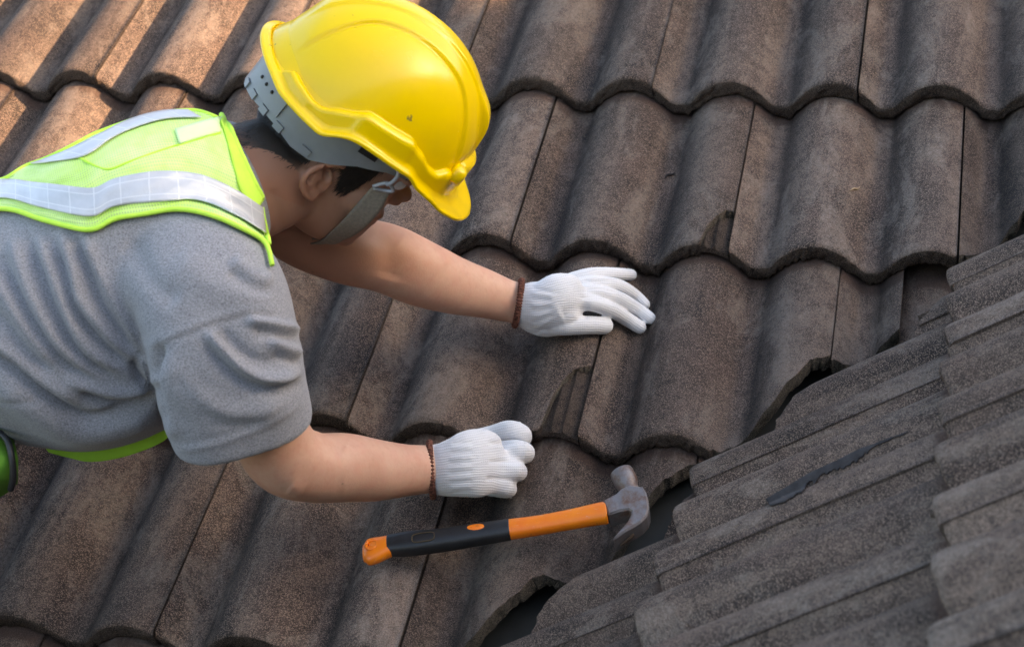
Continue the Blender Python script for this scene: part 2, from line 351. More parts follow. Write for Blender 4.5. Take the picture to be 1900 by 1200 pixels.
# ---------------------------------------------------------------- modelling helpers for the figure
def frame_loft(st, nseg=40, sub=8, expo=2.0, cap=1.0):
    """st: (x, y, half width px, depth, half thickness m) along the limb -> closed tube in world space"""
    st = np.array(st, float); k = len(st); tt = np.linspace(0, k - 1, (k - 1) * sub + 1)
    def cr(t):                                  # catmull-rom
        i = min(int(t), k - 2); f = t - i
        p = [st[max(i - 1, 0)], st[i], st[i + 1], st[min(i + 2, k - 1)]]
        return .5 * ((2 * p[1]) + (-p[0] + p[2]) * f + (2 * p[0] - 5 * p[1] + 4 * p[2] - p[3]) * f * f + (-p[0] + 3 * p[1] - 3 * p[2] + p[3]) * f ** 3)
    S = np.array([cr(t) for t in tt]); C = np.array([P(a[0], a[1], a[3]) for a in S])
    Tn = np.gradient(C, axis=0); Tn /= np.linalg.norm(Tn, axis=1)[:, None]
    V = []
    for i in range(len(S)):
        view = C[i] - CW; view /= np.linalg.norm(view)
        side = np.cross(Tn[i], view); side /= np.linalg.norm(side); dn = np.cross(side, Tn[i])
        hw = S[i, 2] * S[i, 3] / FPX; ht = S[i, 4]
        for a in np.linspace(0, 2 * math.pi, nseg, endpoint=False):
            c, s_ = math.cos(a), math.sin(a); c = math.copysign(abs(c) ** (2 / expo), c); s_ = math.copysign(abs(s_) ** (2 / expo), s_)
            V.append(C[i] + side * hw * c + dn * ht * s_)
    n = len(S); F = [(i * nseg + j, i * nseg + (j + 1) % nseg, (i + 1) * nseg + (j + 1) % nseg, (i + 1) * nseg + j) for i in range(n - 1) for j in range(nseg)]
    for e, sgn in ((0, -1), (n - 1, 1)):       # rounded ends
        r = S[e, 4]; base = e * nseg; cen = C[e]; prev = base
        for q in (.5, .8, .95):
            b = len(V); sc = math.sqrt(1 - q * q)
            for j in range(nseg): V.append(cen + (V[base + j] - cen) * sc + Tn[e] * sgn * min(r, S[e, 2] * S[e, 3] / FPX) * q * cap)
            for j in range(nseg):
                f = (prev + j, prev + (j + 1) % nseg, b + (j + 1) % nseg, b + j); F.append(f if sgn > 0 else f[::-1])
            prev = b
        F.append([prev + j for j in range(nseg)] if sgn > 0 else [prev + j for j in range(nseg)][::-1])
    return np.array(V), F
def tube(pts, rad, nseg=12, closed=False):
    """round tube through world points, radii per point"""
    C = np.array(pts, float); r = np.broadcast_to(np.asarray(rad, float), (len(C),)); n = len(C)
    Tn = np.array([C[(i + 1) % n] - C[i - 1] for i in range(n)]) if closed else np.gradient(C, axis=0)
    Tn /= np.linalg.norm(Tn, axis=1)[:, None] + 1e-12
    a = np.cross(Tn[0], [0.31, .2, .93]); a /= np.linalg.norm(a); V = []
    for i in range(n):
        a = a - Tn[i] * (a @ Tn[i]); a /= np.linalg.norm(a); b = np.cross(Tn[i], a)
        for k in range(nseg): w_ = 2 * math.pi * k / nseg; V.append(C[i] + r[i] * (a * math.cos(w_) + b * math.sin(w_)))
    F = [(i * nseg + j, i * nseg + (j + 1) % nseg, ((i + 1) % n) * nseg + (j + 1) % nseg, ((i + 1) % n) * nseg + j) for i in range(n if closed else n - 1) for j in range(nseg)]
    if not closed: F += [list(range(nseg))[::-1], [(n - 1) * nseg + j for j in range(nseg)]]
    return np.array(V), F
def smoothpath(pts, sub=6):
    st_ = np.array(pts, float); k = len(st_); out = []
    for t in np.linspace(0, k - 1, (k - 1) * sub + 1):
        i = min(int(t), k - 2); f = t - i; p = [st_[max(i - 1, 0)], st_[i], st_[i + 1], st_[min(i + 2, k - 1)]]
        out.append(.5 * ((2 * p[1]) + (-p[0] + p[2]) * f + (2 * p[0] - 5 * p[1] + 4 * p[2] - p[3]) * f * f + (-p[0] + 3 * p[1] - 3 * p[2] + p[3]) * f ** 3))
    return np.array(out)
def ellipsoid(c, axes, r, n=28, m=18):
    A = np.array(axes, float); V = []
    for i in range(m + 1):
        t = math.pi * i / m
        for j in range(n): p = 2 * math.pi * j / n; q = np.array([math.sin(t) * math.cos(p) * r[0], math.sin(t) * math.sin(p) * r[1], math.cos(t) * r[2]]); V.append(np.array(c) + q @ A)
    F = [(i * n + j, (i + 1) * n + j, (i + 1) * n + (j + 1) % n, i * n + (j + 1) % n) for i in range(m) for j in range(n)]
    return np.array(V), F
def fuse(parts, voxel, smooth=4, factor=.5):
    """join closed pieces into one continuous surface; returns vertices, faces"""
    V = []; F = []; o = 0
    for v, f in parts: V += v.tolist(); F += [[i + o for i in q] for q in f]; o += len(v)
    me = bpy.data.meshes.new('tmp'); me.from_pydata(V, [], F); ob = bpy.data.objects.new('tmp', me); COL.objects.link(ob)
    bm = bmesh.new(); bm.from_mesh(me); bmesh.ops.remove_doubles(bm, verts=bm.verts, dist=1e-6)
    bm.to_mesh(me); bm.free()
    r = ob.modifiers.new('r', 'REMESH'); r.mode = 'VOXEL'; r.voxel_size = voxel; r.use_smooth_shade = True
    if smooth: s_ = ob.modifiers.new('s', 'SMOOTH'); s_.iterations = smooth; s_.factor = factor
    dg = bpy.context.evaluated_depsgraph_get(); ev = ob.evaluated_get(dg); m2 = ev.to_mesh()
    nv = np.empty(len(m2.vertices) * 3, np.float32); m2.vertices.foreach_get('co', nv)
    fc = [tuple(p.vertices) for p in m2.polygons]; ev.to_mesh_clear()
    bpy.data.objects.remove(ob); bpy.data.meshes.remove(me)
    return nv.reshape(-1, 3).astype(float), fc
def vnormals(V, F):
    F4 = np.array([f if len(f) == 4 else (f[0], f[1], f[2], f[2]) for f in F]); a = V[F4[:, 2]] - V[F4[:, 0]]; b = V[F4[:, 3]] - V[F4[:, 1]]
    b = np.where(np.abs(b).sum(1)[:, None] < 1e-12, V[F4[:, 1]] - V[F4[:, 0]], b); n = np.cross(a, b); out = np.zeros_like(V)
    for k in range(4): np.add.at(out, F4[:, k], n)
    return out / (np.linalg.norm(out, axis=1)[:, None] + 1e-12)
def sculpt(V, F, strokes, mask=None):
    """strokes: (polyline px, width px, height m) pressed into the side that can be seen"""
    Nn = vnormals(V, F); x, y, z = topx(V); view = V - CW; view /= np.linalg.norm(view, axis=1)[:, None]
    facing = np.clip(-(Nn * view).sum(1) * 1.6 + .25, 0, 1); disp = np.zeros(len(V))
    for pl, wd, h in strokes:
        pl = smoothpath(pl, 5); best = np.full(len(V), 1e9); tpar = np.zeros(len(V)); L_ = len(pl) - 1
        sel = (x > pl[:, 0].min() - 3 * wd) & (x < pl[:, 0].max() + 3 * wd) & (y > pl[:, 1].min() - 3 * wd) & (y < pl[:, 1].max() + 3 * wd)
        idx = np.nonzero(sel)[0]; px_, py_ = x[idx], y[idx]; b = np.full(len(idx), 1e9); tp = np.zeros(len(idx))
        for i in range(L_):
            a0, a1 = pl[i], pl[i + 1]; d = a1 - a0; q = np.clip(((px_ - a0[0]) * d[0] + (py_ - a0[1]) * d[1]) / (d @ d + 1e-9), 0, 1)
            e = (px_ - a0[0] - q * d[0]) ** 2 + (py_ - a0[1] - q * d[1]) ** 2; m_ = e < b; b[m_] = e[m_]; tp[m_] = (i + q[m_]) / L_
        fall = np.exp(-b / (2 * (wd / 2) ** 2)) * np.clip(np.minimum(tp, 1 - tp) * 6 + .12, 0, 1); disp[idx] += h * fall
    if mask is not None: disp *= mask(x, y)
    return V + Nn * (disp * facing)[:, None]

# ---------------------------------------------------------------- materials of the figure
def skin_material():
    m, t, b = new_mat('skin'); co = N(t, 'ShaderNodeTexCoord').outputs['Object']
    base = mixc(t, ramp(t, noise(t, co, 14, 4, .6), [(.35, 0.), (.7, 1.)]), (.60, .325, .225), (.70, .43, .31))
    base = mixc(t, math_n(t, 'MULTIPLY', ramp(t, noise(t, co, 160, 2, .6), [(.5, 0.), (.75, 1.)]), .22), base, (.42, .19, .12))
    base = mixc(t, math_n(t, 'MULTIPLY', ramp(t, noise(t, co, 45, 5, .7), [(.45, 0.), (.62, 1.)]), .30), base, (.62, .27, .19))
    v = N(t, 'ShaderNodeTexVoronoi'); v.inputs['Scale'].default_value = 22; L(t, co, v.inputs['Vector'])
    base = mixc(t, math_n(t, 'MULTIPLY', ramp(t, v.outputs['Distance'], [(.0, 1.), (.035, .9), (.05, 0.)]), .55), base, (.14, .06, .04))
    at = N(t, 'ShaderNodeAttribute', attribute_name='tint'); sp = N(t, 'ShaderNodeSeparateColor'); L(t, at.outputs['Color'], sp.inputs[0])
    base = mixc(t, sp.outputs[1], base, (.60, .20, .12))         # redder skin: ears, lips, nose
    base = mixc(t, sp.outputs[2], base, (.34, .165, .095))       # browner face and neck, helmet shade put into the colour
    base = mixc(t, sp.outputs[0], base, (.036, .026, .019))      # scalp under the cropped hair
    L(t, base, b.inputs['Base Color']); b.inputs['Roughness'].default_value = .52; b.inputs['Specular IOR Level'].default_value = .4
    b.inputs['Subsurface Weight'].default_value = .12; b.inputs['Subsurface Radius'].default_value = (.010, .004, .002); b.inputs['Subsurface Scale'].default_value = .6
    bump(t, b, math_n(t, 'ADD', noise(t, co, 420, 2, .6), noise(t, co, 90, 3, .5)), .25, .0006); return m
def cloth_material():
    m, t, b = new_mat('grey_marl_jersey'); co = N(t, 'ShaderNodeTexCoord').outputs['Object']
    n1 = noise(t, co, 560, 3, .8); n2 = noise(t, mapping(t, co, (140, 480, 480)), 1.0, 3, .7); n3 = noise(t, co, 11, 3, .5)
    base = mixc(t, ramp(t, n1, [(.35, 0.), (.66, 1.)]), (.158, .159, .176), (.395, .398, .430))
    base = mixc(t, math_n(t, 'MULTIPLY', ramp(t, n2, [(.45, 0.), (.66, 1.)]), .45), base, (.37, .37, .40))
    base = mixc(t, math_n(t, 'MULTIPLY', ramp(t, n3, [(.4, 0.), (.7, 1.)]), .06), base, (.15, .15, .165))
    L(t, base, b.inputs['Base Color']); b.inputs['Roughness'].default_value = .95; b.inputs['Sheen Weight'].default_value = .25; b.inputs['Specular IOR Level'].default_value = .15
    bump(t, b, math_n(t, 'ADD', n1, n2), .5, .0008); return m
def vest_material():
    m, t, b = new_mat('lime_mesh_fabric'); uv = N(t, 'ShaderNodeUVMap', uv_map='UVMap').outputs[0]; sp = N(t, 'ShaderNodeSeparateXYZ'); L(t, uv, sp.inputs[0])
    g = math_n(t, 'MULTIPLY', math_n(t, 'SINE', math_n(t, 'MULTIPLY', math_n(t, 'ADD', sp.outputs[0], sp.outputs[1]), 6.2832 / .0056)), math_n(t, 'SINE', math_n(t, 'MULTIPLY', math_n(t, 'SUBTRACT', sp.outputs[0], sp.outputs[1]), 6.2832 / .0056)))
    hole = ramp(t, g, [(.10, 0.), (.45, 1.)]); cn = noise(t, uv, 22, 3, .6)
    base = mixc(t, ramp(t, cn, [(.35, 0.), (.7, 1.)]), (.56, .88, .17), (.72, .97, .36))
    base = mixc(t, math_n(t, 'MULTIPLY', hole, .50), base, (.30, .38, .22))
    L(t, base, b.inputs['Base Color']); b.inputs['Roughness'].default_value = .8; b.inputs['Sheen Weight'].default_value = .2; bump(t, b, g, .3, .0006); return m
def knit_material():
    m, t, b = new_mat('white_knit_cotton'); uv = N(t, 'ShaderNodeUVMap', uv_map='UVMap').outputs[0]; sp = N(t, 'ShaderNodeSeparateXYZ'); L(t, uv, sp.inputs[0])
    wob = math_n(t, 'MULTIPLY', math_n(t, 'SUBTRACT', noise(t, uv, 30, 2, .5), .5), .006)
    s1 = math_n(t, 'SINE', math_n(t, 'MULTIPLY', math_n(t, 'ADD', sp.outputs[1], wob), 6.2832 / .0030)); s2 = math_n(t, 'SINE', math_n(t, 'MULTIPLY', sp.outputs[0], 6.2832 / .0024))
    pit = math_n(t, 'MULTIPLY', ramp(t, s1, [(.25, 0.), (.95, 1.)]), ramp(t, s2, [(-.0, 0.), (.9, 1.)])); cn = noise(t, uv, 60, 4, .65)
    base = mixc(t, math_n(t, 'MULTIPLY', pit, math_n(t, 'MULTIPLY', ramp(t, cn, [(.35, 0.), (.65, 1.)]), .75)), (.74, .74, .76), (.30, .28, .30))
    base = mixc(t, math_n(t, 'MULTIPLY', ramp(t, noise(t, uv, 16, 3, .6), [(.5, 0.), (.8, 1.)]), .20), base, (.64, .62, .60))
    L(t, base, b.inputs['Base Color']); b.inputs['Roughness'].default_value = .95; b.inputs['Sheen Weight'].default_value = .3; b.inputs['Specular IOR Level'].default_value = .15
    bump(t, b, math_n(t, 'ADD', math_n(t, 'MULTIPLY', s1, .5), math_n(t, 'MULTIPLY', noise(t, uv, 500, 3, .7), .9)), .38, .0009); return m
def helmet_material():
    m, t, b = new_mat('yellow_abs_plastic'); co = N(t, 'ShaderNodeTexCoord').outputs['Object']
    n1 = noise(t, co, 9, 5, .65); scr = noise(t, mapping(t, co, (40, 260, 90)), 1.0, 4, .75); dots = noise(t, co, 46, 3, .6, .4)
    base = mixc(t, ramp(t, n1, [(.4, 0.), (.75, 1.)]), (.86, .590, .004), (.78, .530, .008))
    base = mixc(t, math_n(t, 'MULTIPLY', ramp(t, dots, [(.70, 0.), (.73, 1.)]), .75), base, (.10, .085, .04))
    base = mixc(t, math_n(t, 'MULTIPLY', ramp(t, scr, [(.70, 0.), (.78, 1.)]), .35), base, (.90, .82, .45))
    L(t, base, b.inputs['Base Color']); b.inputs['Specular IOR Level'].default_value = .45
    L(t, ramp(t, noise(t, co, 25, 4, .7), [(.3, .15), (.75, .30)]), b.inputs['Roughness'])
    b.inputs['Subsurface Weight'].default_value = .08; b.inputs['Subsurface Radius'].default_value = (.004, .003, .001); bump(t, b, noise(t, co, 220, 3, .6), .05, .0006); return m
M_SKIN = skin_material(); M_SHIRT = cloth_material(); M_VEST = vest_material(); M_KNIT = knit_material(); M_HELM = helmet_material()
M_BIND = plain('lime_binding_tape', (.58, .96, .10), .75, 0, 60, .08, 500, .0006, .3)
M_LABEL = plain('pale_label_tape', (.72, .95, .48), .7, 0, 60, .05)
M_GREY_P = plain('grey_harness_plastic', (.215, .225, .235), .42, 0, 30, .08)
M_STRAP = plain('khaki_webbing', (.255, .220, .170), .8, 0, 300, .18, 700, .0006)
M_WIRE = plain('grey_hook_plastic', (.38, .39, .42), .35, .2, 50, .1)
M_CUFF = plain('brown_elastic_knit', (.150, .060, .042), .9, 0, 300, .75, 520, .0012, .2)
M_HAIR = plain('black_hair', (.030, .023, .018), .45, 0, 120, .3)
M_BLACK = plain('black_rubber_grip', (.016, .016, .018), .42, 0, 60, .25, 90, .0008)
M_EYE = plain('eye_white', (.7, .68, .65), .2); M_IRIS = plain('dark_iris', (.03, .015, .01), .15)
def refl_material():
    m, t, b = new_mat('silver_reflective_tape'); uv = N(t, 'ShaderNodeUVMap', uv_map='UVMap').outputs[0]; sp = N(t, 'ShaderNodeSeparateXYZ'); L(t, uv, sp.inputs[0])
    def grid(o, per, w_):
        f = math_n(t, 'ABSOLUTE', math_n(t, 'SUBTRACT', math_n(t, 'FRACT', math_n(t, 'DIVIDE', o, per)), .5)); return ramp(t, f, [(.5 - w_, 0.), (.5 - w_ * .4, 1.)])
    g = math_n(t, 'MAXIMUM', grid(sp.outputs[0], .030, .035), grid(math_n(t, 'ADD', sp.outputs[1], .010), .020, .05)); n = noise(t, uv, 30, 3, .6)
    base = mixc(t, ramp(t, n, [(.3, 0.), (.7, 1.)]), (.50, .52, .56), (.62, .64, .68)); base = mixc(t, math_n(t, 'MULTIPLY', g, .6), base, (.78, .79, .81))
    hexa = N(t, 'ShaderNodeTexVoronoi'); hexa.inputs['Scale'].default_value = 700; L(t, uv, hexa.inputs['Vector'])
    L(t, base, b.inputs['Base Color']); b.inputs['Roughness'].default_value = .42; b.inputs['Metallic'].default_value = .15; b.inputs['Coat Weight'].default_value = .4; b.inputs['Coat Roughness'].default_value = .2
    bump(t, b, math_n(t, 'ADD', g, hexa.outputs['Distance']), .25, .0006); return m
M_REFL = refl_material()

# ---------------------------------------------------------------- the worker
man = empty('person', P(200, 900, 2.05)); MI = np.array(man.location)
tag(man, 'worker in grey T-shirt, lime reflective vest and yellow hard hat leaning over the tiles', 'person')
def part(name, V, F, mat, parent=man, **k):
    o = meshobj(name, np.asarray(V) - MI, F, mat, parent, **k); return o
HF = np.array([.77984405, .55988803, .27994402]); HL = np.array([-.02225115, .4717251, -.88146487]); HU = np.array([.62557825, -.68117606, -.38033016])
HB = np.stack([HF, HL, HU]) @ np.stack([RIGHT, DOWN, FWD])       # head axes (forward, towards the right ear, up) in world space
HC = P(668, 217, 2.08)
def hl(p): return HC + np.asarray(p, float) @ HB
def hplane(x, y, l):                                               # local point on the plane l = const seen at a pixel
    o = HB @ (CW - HC); d = HB @ (M1n @ ray(x, y)); return o + (l - o[1]) / d[1] * d
# torso and sleeve of the T-shirt
torso = [(-560, 700, 230, 2.10, .16), (-250, 618, 236, 2.10, .165), (0, 571, 230, 2.09, .165), (90, 575, 256, 2.085, .165), (165, 564, 270, 2.075, .165), (235, 520, 262, 2.06, .16), (300, 455, 245, 2.05, .155), (365, 392, 200, 2.05, .145), (412, 358, 164, 2.05, .115), (446, 343, 118, 2.055, .085)]
sleeve = [(330, 500, 100, 1.98, .09), (385, 540, 138, 1.945, .088), (415, 640, 140, 1.935, .078), (430, 720, 138, 1.952, .076), (449, 788, 132, 1.973, .074)]
lsleeve = [(400, 330, 110, 2.12, .08), (450, 350, 88, 2.17, .07), (500, 385, 66, 2.2, .055)]
armR = [(430, 600, 70, 1.945, .044), (462, 700, 72, 1.965, .044), (492, 785, 73, 1.988, .045), (528, 846, 72, 2.018, .045), (580, 866, 66, 2.055, .045), (640, 867, 64, 2.09, .043), (700, 872, 57, 2.13, .037), (755, 872, 48, 2.165, .031), (805, 869, 44, 2.19, .026), (850, 866, 42, 2.205, .025)]
armL = [(470, 375, 60, 2.17, .045), (560, 432, 64, 2.21, .045), (640, 463, 64, 2.24, .045), (712, 478, 65, 2.27, .044), (780, 507, 62, 2.30, .041), (840, 529, 54, 2.335, .036), (895, 544, 46, 2.365, .030), (945, 559, 39, 2.385, .026), (985, 565, 38, 2.39, .024)]
neck = [(370, 385, 90, 2.06, .07), (430, 352, 106, 2.06, .062), (482, 330, 108, 2.065, .058), (530, 312, 98, 2.075, .052), (560, 300, 84, 2.085, .044)]
def head_pieces():
    sl_ = [(.118, .02, -.03, .02), (.108, .045, -.058, .042), (.085, .070, -.082, .060), (.05, .086, -.100, .073), (.015, .091, -.106, .078), (-.015, .087, -.104, .077), (-.035, .086, -.100, .0745), (-.06, .087, -.092, .071), (-.085, .091, -.080, .067), (-.108, .090, -.060, .060), (-.126, .086, -.040, .050), (-.140, .072, -.020, .036), (-.149, .058, .0, .022)]
    sl_ = smoothpath(sl_, 3); n = 48; V = []
    for u, ff, fb, w_ in sl_:
        c = (ff + fb) / 2; a = (ff - fb) / 2; fl = sstep(.0, -.12, u)
        for k in range(n):
            p = 2 * math.pi * k / n; cx, sy = math.cos(p), math.sin(p); cx2 = math.copysign(abs(cx) ** .9, cx); sy2 = math.copysign(abs(sy) ** .9, sy)
            ww = w_ * (1 - .28 * fl * max(cx, 0) ** 2); V.append(hl((c + a * cx2, ww * sy2, u)))
    m_ = len(sl_); F = [(i * n + j, (i + 1) * n + j, (i + 1) * n + (j + 1) % n, i * n + (j + 1) % n) for i in range(m_ - 1) for j in range(n)] + [list(range(n)), [(m_ - 1) * n + j for j in range(n)][::-1]]
    out = [(np.array(V), F)]
    ax = HB
    out.append(ellipsoid(hl((.088, 0, -.045)), ax, (.019, .0135, .012))); out.append(ellipsoid(hl((.082, 0, -.025)), ax, (.014, .009, .024)))
    out.append(ellipsoid(hl((.087, .012, -.052)), ax, (.012, .008, .008))); out.append(ellipsoid(hl((.087, -.012, -.052)), ax, (.012, .008, .008)))
    out.append(ellipsoid(hl((.082, 0, -.081)), ax, (.0130, .024, .006))); out.append(ellipsoid(hl((.080, 0, -.092)), ax, (.0130, .021, .007)))
    out.append(ellipsoid(hl((.072, 0, -.128)), ax, (.016, .022, .014)))
    for s_ in (1, -1): out.append(ellipsoid(hl((.050, s_ * .050, -.060)), ax, (.030, .018, .025))); out.append(ellipsoid(hl((.079, s_ * .028, -.010)), ax, (.012, .028, .008)))
    for s_ in (1, -1):                         # ears: helix, antihelix, tragus, lobe, back of the shell
        def e(x, y, l): q = hplane(x, y, .080); q[1] = l; q = q * np.array([1, s_, 1]); return hl(q)
        hp = [(634, 313, .078), (637, 306, .083), (628, 301, .087), (610, 300, .090), (592, 302, .093), (577, 309, .096), (568, 320, .097), (565, 334, .096), (568, 347, .094), (575, 358, .090), (583, 364, .086)]
        pts = smoothpath([e(*q) for q in hp], 4); out.append(tube(pts, np.interp(np.linspace(0, 1, len(pts)), [0, .1, .6, 1], [.0030, .0040, .0042, .0046]), 10))
        ah = [(612, 307, .083), (596, 312, .087), (586, 322, .090), (581, 334, .089), (583, 345, .086), (590, 350, .083)]; pts = smoothpath([e(*q) for q in ah], 4); out.append(tube(pts, .0033, 10))
        out.append(ellipsoid(e(584, 357, .084), ax, (.0065, .0042, .0085))); out.append(ellipsoid(e(609, 337, .079), ax, (.0045, .005, .006)))
        out.append(ellipsoid(e(590, 333, .079), ax, (.017, .0045, .020))); out.append(ellipsoid(e(583, 330, .084), ax, (.010, .006, .018)))
    return out
SV, SF = fuse([frame_loft(torso, 56, cap=.25), frame_loft(sleeve, 48, 8, 2.8, .10), frame_loft(lsleeve, 40)], .0042, 8)
shirt_bvh = BVHTree.FromPolygons([Vector(v) for v in SV], SF)
folds = [([(265, 662), (300, 641), (370, 611), (430, 592), (480, 584), (532, 592)], 7, -.0022), ([(268, 655), (300, 633), (370, 603), (430, 584), (480, 576), (532, 584)], 12, .0016),
 ([(385, 615), (415, 650), (450, 682), (485, 700), (520, 702), (556, 690)], 17, .0100), ([(380, 632), (408, 668), (445, 702), (485, 720), (525, 722), (560, 708)], 22, -.0062), ([(405, 612), (440, 650), (480, 672), (530, 668)], 26, -.005),
 ([(455, 592), (495, 598), (530, 606), (560, 612)], 15, .0070), ([(470, 612), (505, 620), (540, 626), (560, 630)], 14, -.0050), ([(500, 630), (530, 645), (560, 655)], 16, .0065), ([(510, 655), (535, 668), (560, 672)], 12, -.004),
 ([(300, 660), (335, 720), (400, 760), (470, 768), (540, 742)], 40, .0060), ([(320, 690), (360, 745), (420, 782), (490, 778)], 22, -.0032), ([(285, 690), (300, 750), (325, 815)], 30, .0040),
 ([(156, 440), (185, 500), (217, 561), (268, 648)], 22, .0075), ([(170, 455), (205, 530), (240, 590), (275, 640)], 15, -.0040), ([(135, 440), (165, 510), (190, 575), (245, 655)], 18, -.0078),
 ([(112, 425), (135, 490), (147, 552), (195, 612), (250, 668)], 20, .0075), ([(95, 440), (122, 520), (140, 575), (190, 640), (240, 676)], 16, -.0070),
 ([(70, 440), (95, 500), (113, 548), (156, 639), (225, 690)], 20, .0070), ([(50, 440), (75, 510), (98, 575), (145, 655), (215, 702)], 17, -.0075),
 ([(22, 440), (40, 495), (60, 550), (113, 640), (190, 702)], 20, .0070), ([(0, 470), (30, 540), (62, 600), (110, 665), (180, 712)], 16, -.0065),
 ([(-20, 500), (18, 560), (50, 612), (105, 676)], 20, .0060), ([(-40, 560), (10, 600), (45, 650), (95, 695)], 18, -.0050), ([(-30, 620), (30, 665), (80, 705), (150, 742)], 24, .0070),
 ([(-20, 650), (30, 685), (75, 722), (150, 772), (225, 762), (290, 735)], 17, -.0110), ([(-20, 690), (60, 752), (140, 800), (220, 790), (290, 760)], 50, .0110), ([(150, 728), (190, 744), (230, 748), (292, 728)], 13, -.0070), ([(120, 700), (180, 722), (235, 728), (285, 715)], 18, .0060),
 ([(246, 668), (252, 692), (270, 712), (290, 725)], 12, -.0095), ([(265, 660), (275, 690), (290, 715)], 14, .0050), ([(-10, 742), (35, 736), (82, 736)], 6, -.0018), ([(300, 640), (290, 690), (298, 740), (310, 790)], 14, -.010),
 ([(330, 470), (380, 520), (450, 545), (510, 540)], 55, .0045), ([(240, 440), (280, 520), (330, 560)], 36, -.0045), ([(430, 480), (470, 510), (505, 520)], 22, .0045), ([(425, 505), (460, 530), (500, 545)], 18, -.0035),
 ([(322, 826), (400, 812), (480, 780), (562, 732)], 4, -.0010), ([(320, 836), (400, 824), (490, 790), (566, 742)], 8, .0016)]
SV2 = sculpt(SV, SF, [(a, b * (.82 if abs(c) > .003 else 1), c * (1.15 if abs(c) > .003 else 1)) for a, b, c in folds])
shirt = part('tshirt', SV2, SF, M_SHIRT)
BV, BF = fuse([frame_loft(armR), frame_loft(armL), frame_loft(neck)] + head_pieces(), .0024, 5)
BV = sculpt(BV, BF, [([(590, 800), (610, 822), (640, 835)], 26, -.0025), ([(548, 878), (585, 890), (640, 896)], 40, -.0014), ([(690, 420), (715, 450), (725, 490), (720, 520)], 34, -.004), ([(735, 440), (780, 470), (830, 500)], 40, .002),
 ([(505, 350), (515, 390), (525, 430)], 16, -.0018), ([(470, 330), (490, 380), (500, 430)], 20, .001), ([(600, 322), (606, 322), (614, 318)], 15, -.0075), ([(590, 340), (597, 345)], 9, -.003), ([(945, 590), (958, 598)], 12, .0015), ([(560, 915), (540, 900)], 22, .002)])
body = part('body', BV, BF, M_SKIN)
def body_tint():
    q = (BV - HC) @ HB.T; f, l, u = q.T; x, y, z = topx(BV); near = (np.abs(l) < .12) & (f > -.16) & (f < .14) & (u > -.22) & (u < .14)
    ear = near & (np.abs(l) > .0805) & (u < -.02) & (u > -.095); hair = near * sstep(-.010, .020, u - hairline(f, l)) * (~ear)
    red = np.clip(ear * .62 + near * np.exp(-((f - .105) / .02) ** 2 - (l / .02) ** 2 - ((u + .046) / .02) ** 2) * .6 + near * np.exp(-((f - .096) / .02) ** 2 - (l / .02) ** 2 - ((u + .087) / .010) ** 2) * .8, 0, 1)
    head_shade = sstep(.24, .15, np.sqrt(f * f + l * l + (u + .05) ** 2)) * .75  # darkens the skin around the head for the helmet's shade
    red = np.clip(red + .14 * np.exp(-((x - 540) / 55) ** 2 - ((y - 880) / 45) ** 2) + .22 * np.exp(-((x - 715) / 40) ** 2 - ((y - 470) / 50) ** 2), 0, 1); c = np.stack([hair, red, head_shade, np.ones_like(hair)], 1); a = body.data.color_attributes.new('tint', 'FLOAT_COLOR', 'POINT'); a.data.foreach_set('color', c.astype(np.float32).ravel())
def hairline(f, l):                            # height above which hair grows
    f = np.asarray(f, float); return np.interp(f, [-.12, -.075, -.05, -.030, -.020, .012, .020, .034, .045, .06, .09], [-.086, -.084, -.080, -.070, -.035, -.030, -.062, -.058, -.012, .02, .045])
body_tint()
body_bvh = BVHTree.FromPolygons([Vector(v) for v in BV], BF)
def hair():
    rr = np.random.default_rng(3); V = []; F = []; cnt = 0
    for _ in range(80000):
        ph = rr.uniform(0, 2 * math.pi); u = rr.uniform(-.105, .05); d = np.array([math.cos(ph), math.sin(ph), 0.0])
        o = hl((-.005, 0, u)); r = body_bvh.ray_cast(Vector(hl(np.array([-.005, 0, u]) + d * .2)), Vector(-(d @ HB)))
        if r[0] is None: continue
        p = np.array(r[0]); q = HB @ (p - HC)
        if abs(q[1]) > .083 and q[2] < -.02: continue
        k = q[2] - float(hairline(q[0], q[1]))
        if k < rr.uniform(-.004, .010): continue
        n_ = np.array(r[1]); ln = rr.uniform(.003, .006) + .014 * min(1, max(0, (q[2] + .075) / .08)); dr = -HB[2] * .9 - HB[0] * .35 + n_ * rr.uniform(.12, .35) + rr.normal(size=3) * .16; dr /= np.linalg.norm(dr)
        s_ = np.cross(dr, n_); s_ /= np.linalg.norm(s_) + 1e-9; w_ = rr.uniform(.00022, .0004); b = len(V)
        V += [p - s_ * w_, p + s_ * w_, p + dr * ln * .55 + n_ * .0006 + s_ * w_ * .8, p + dr * ln * .55 + n_ * .0006 - s_ * w_ * .8, p + dr * ln - n_ * .0004]; F += [(b, b + 1, b + 2, b + 3), (b + 3, b + 2, b + 4)]
    o = part('hair', V, F, M_HAIR); tag(o, 'short black hair cropped at the nape')
hair()
for s_ in (1, -1):
    v, f = ellipsoid(hl((.074, s_ * .031, -.022)), HB, (.012, .012, .012), 20, 14); e_ = part('eye', v, f, M_EYE)
    v, f = ellipsoid(hl((.0835, s_ * .031, -.022)), HB, (.003, .0055, .0055), 16, 10); part('iris', v, f, M_IRIS, e_)
    v, f = tube(smoothpath([hl((.090, s_ * .014, -.004)), hl((.091, s_ * .026, .0)), hl((.083, s_ * .044, -.003)), hl((.075, s_ * .052, -.008))], 4), .0028, 8); part('eyebrow', v, f, M_HAIR)

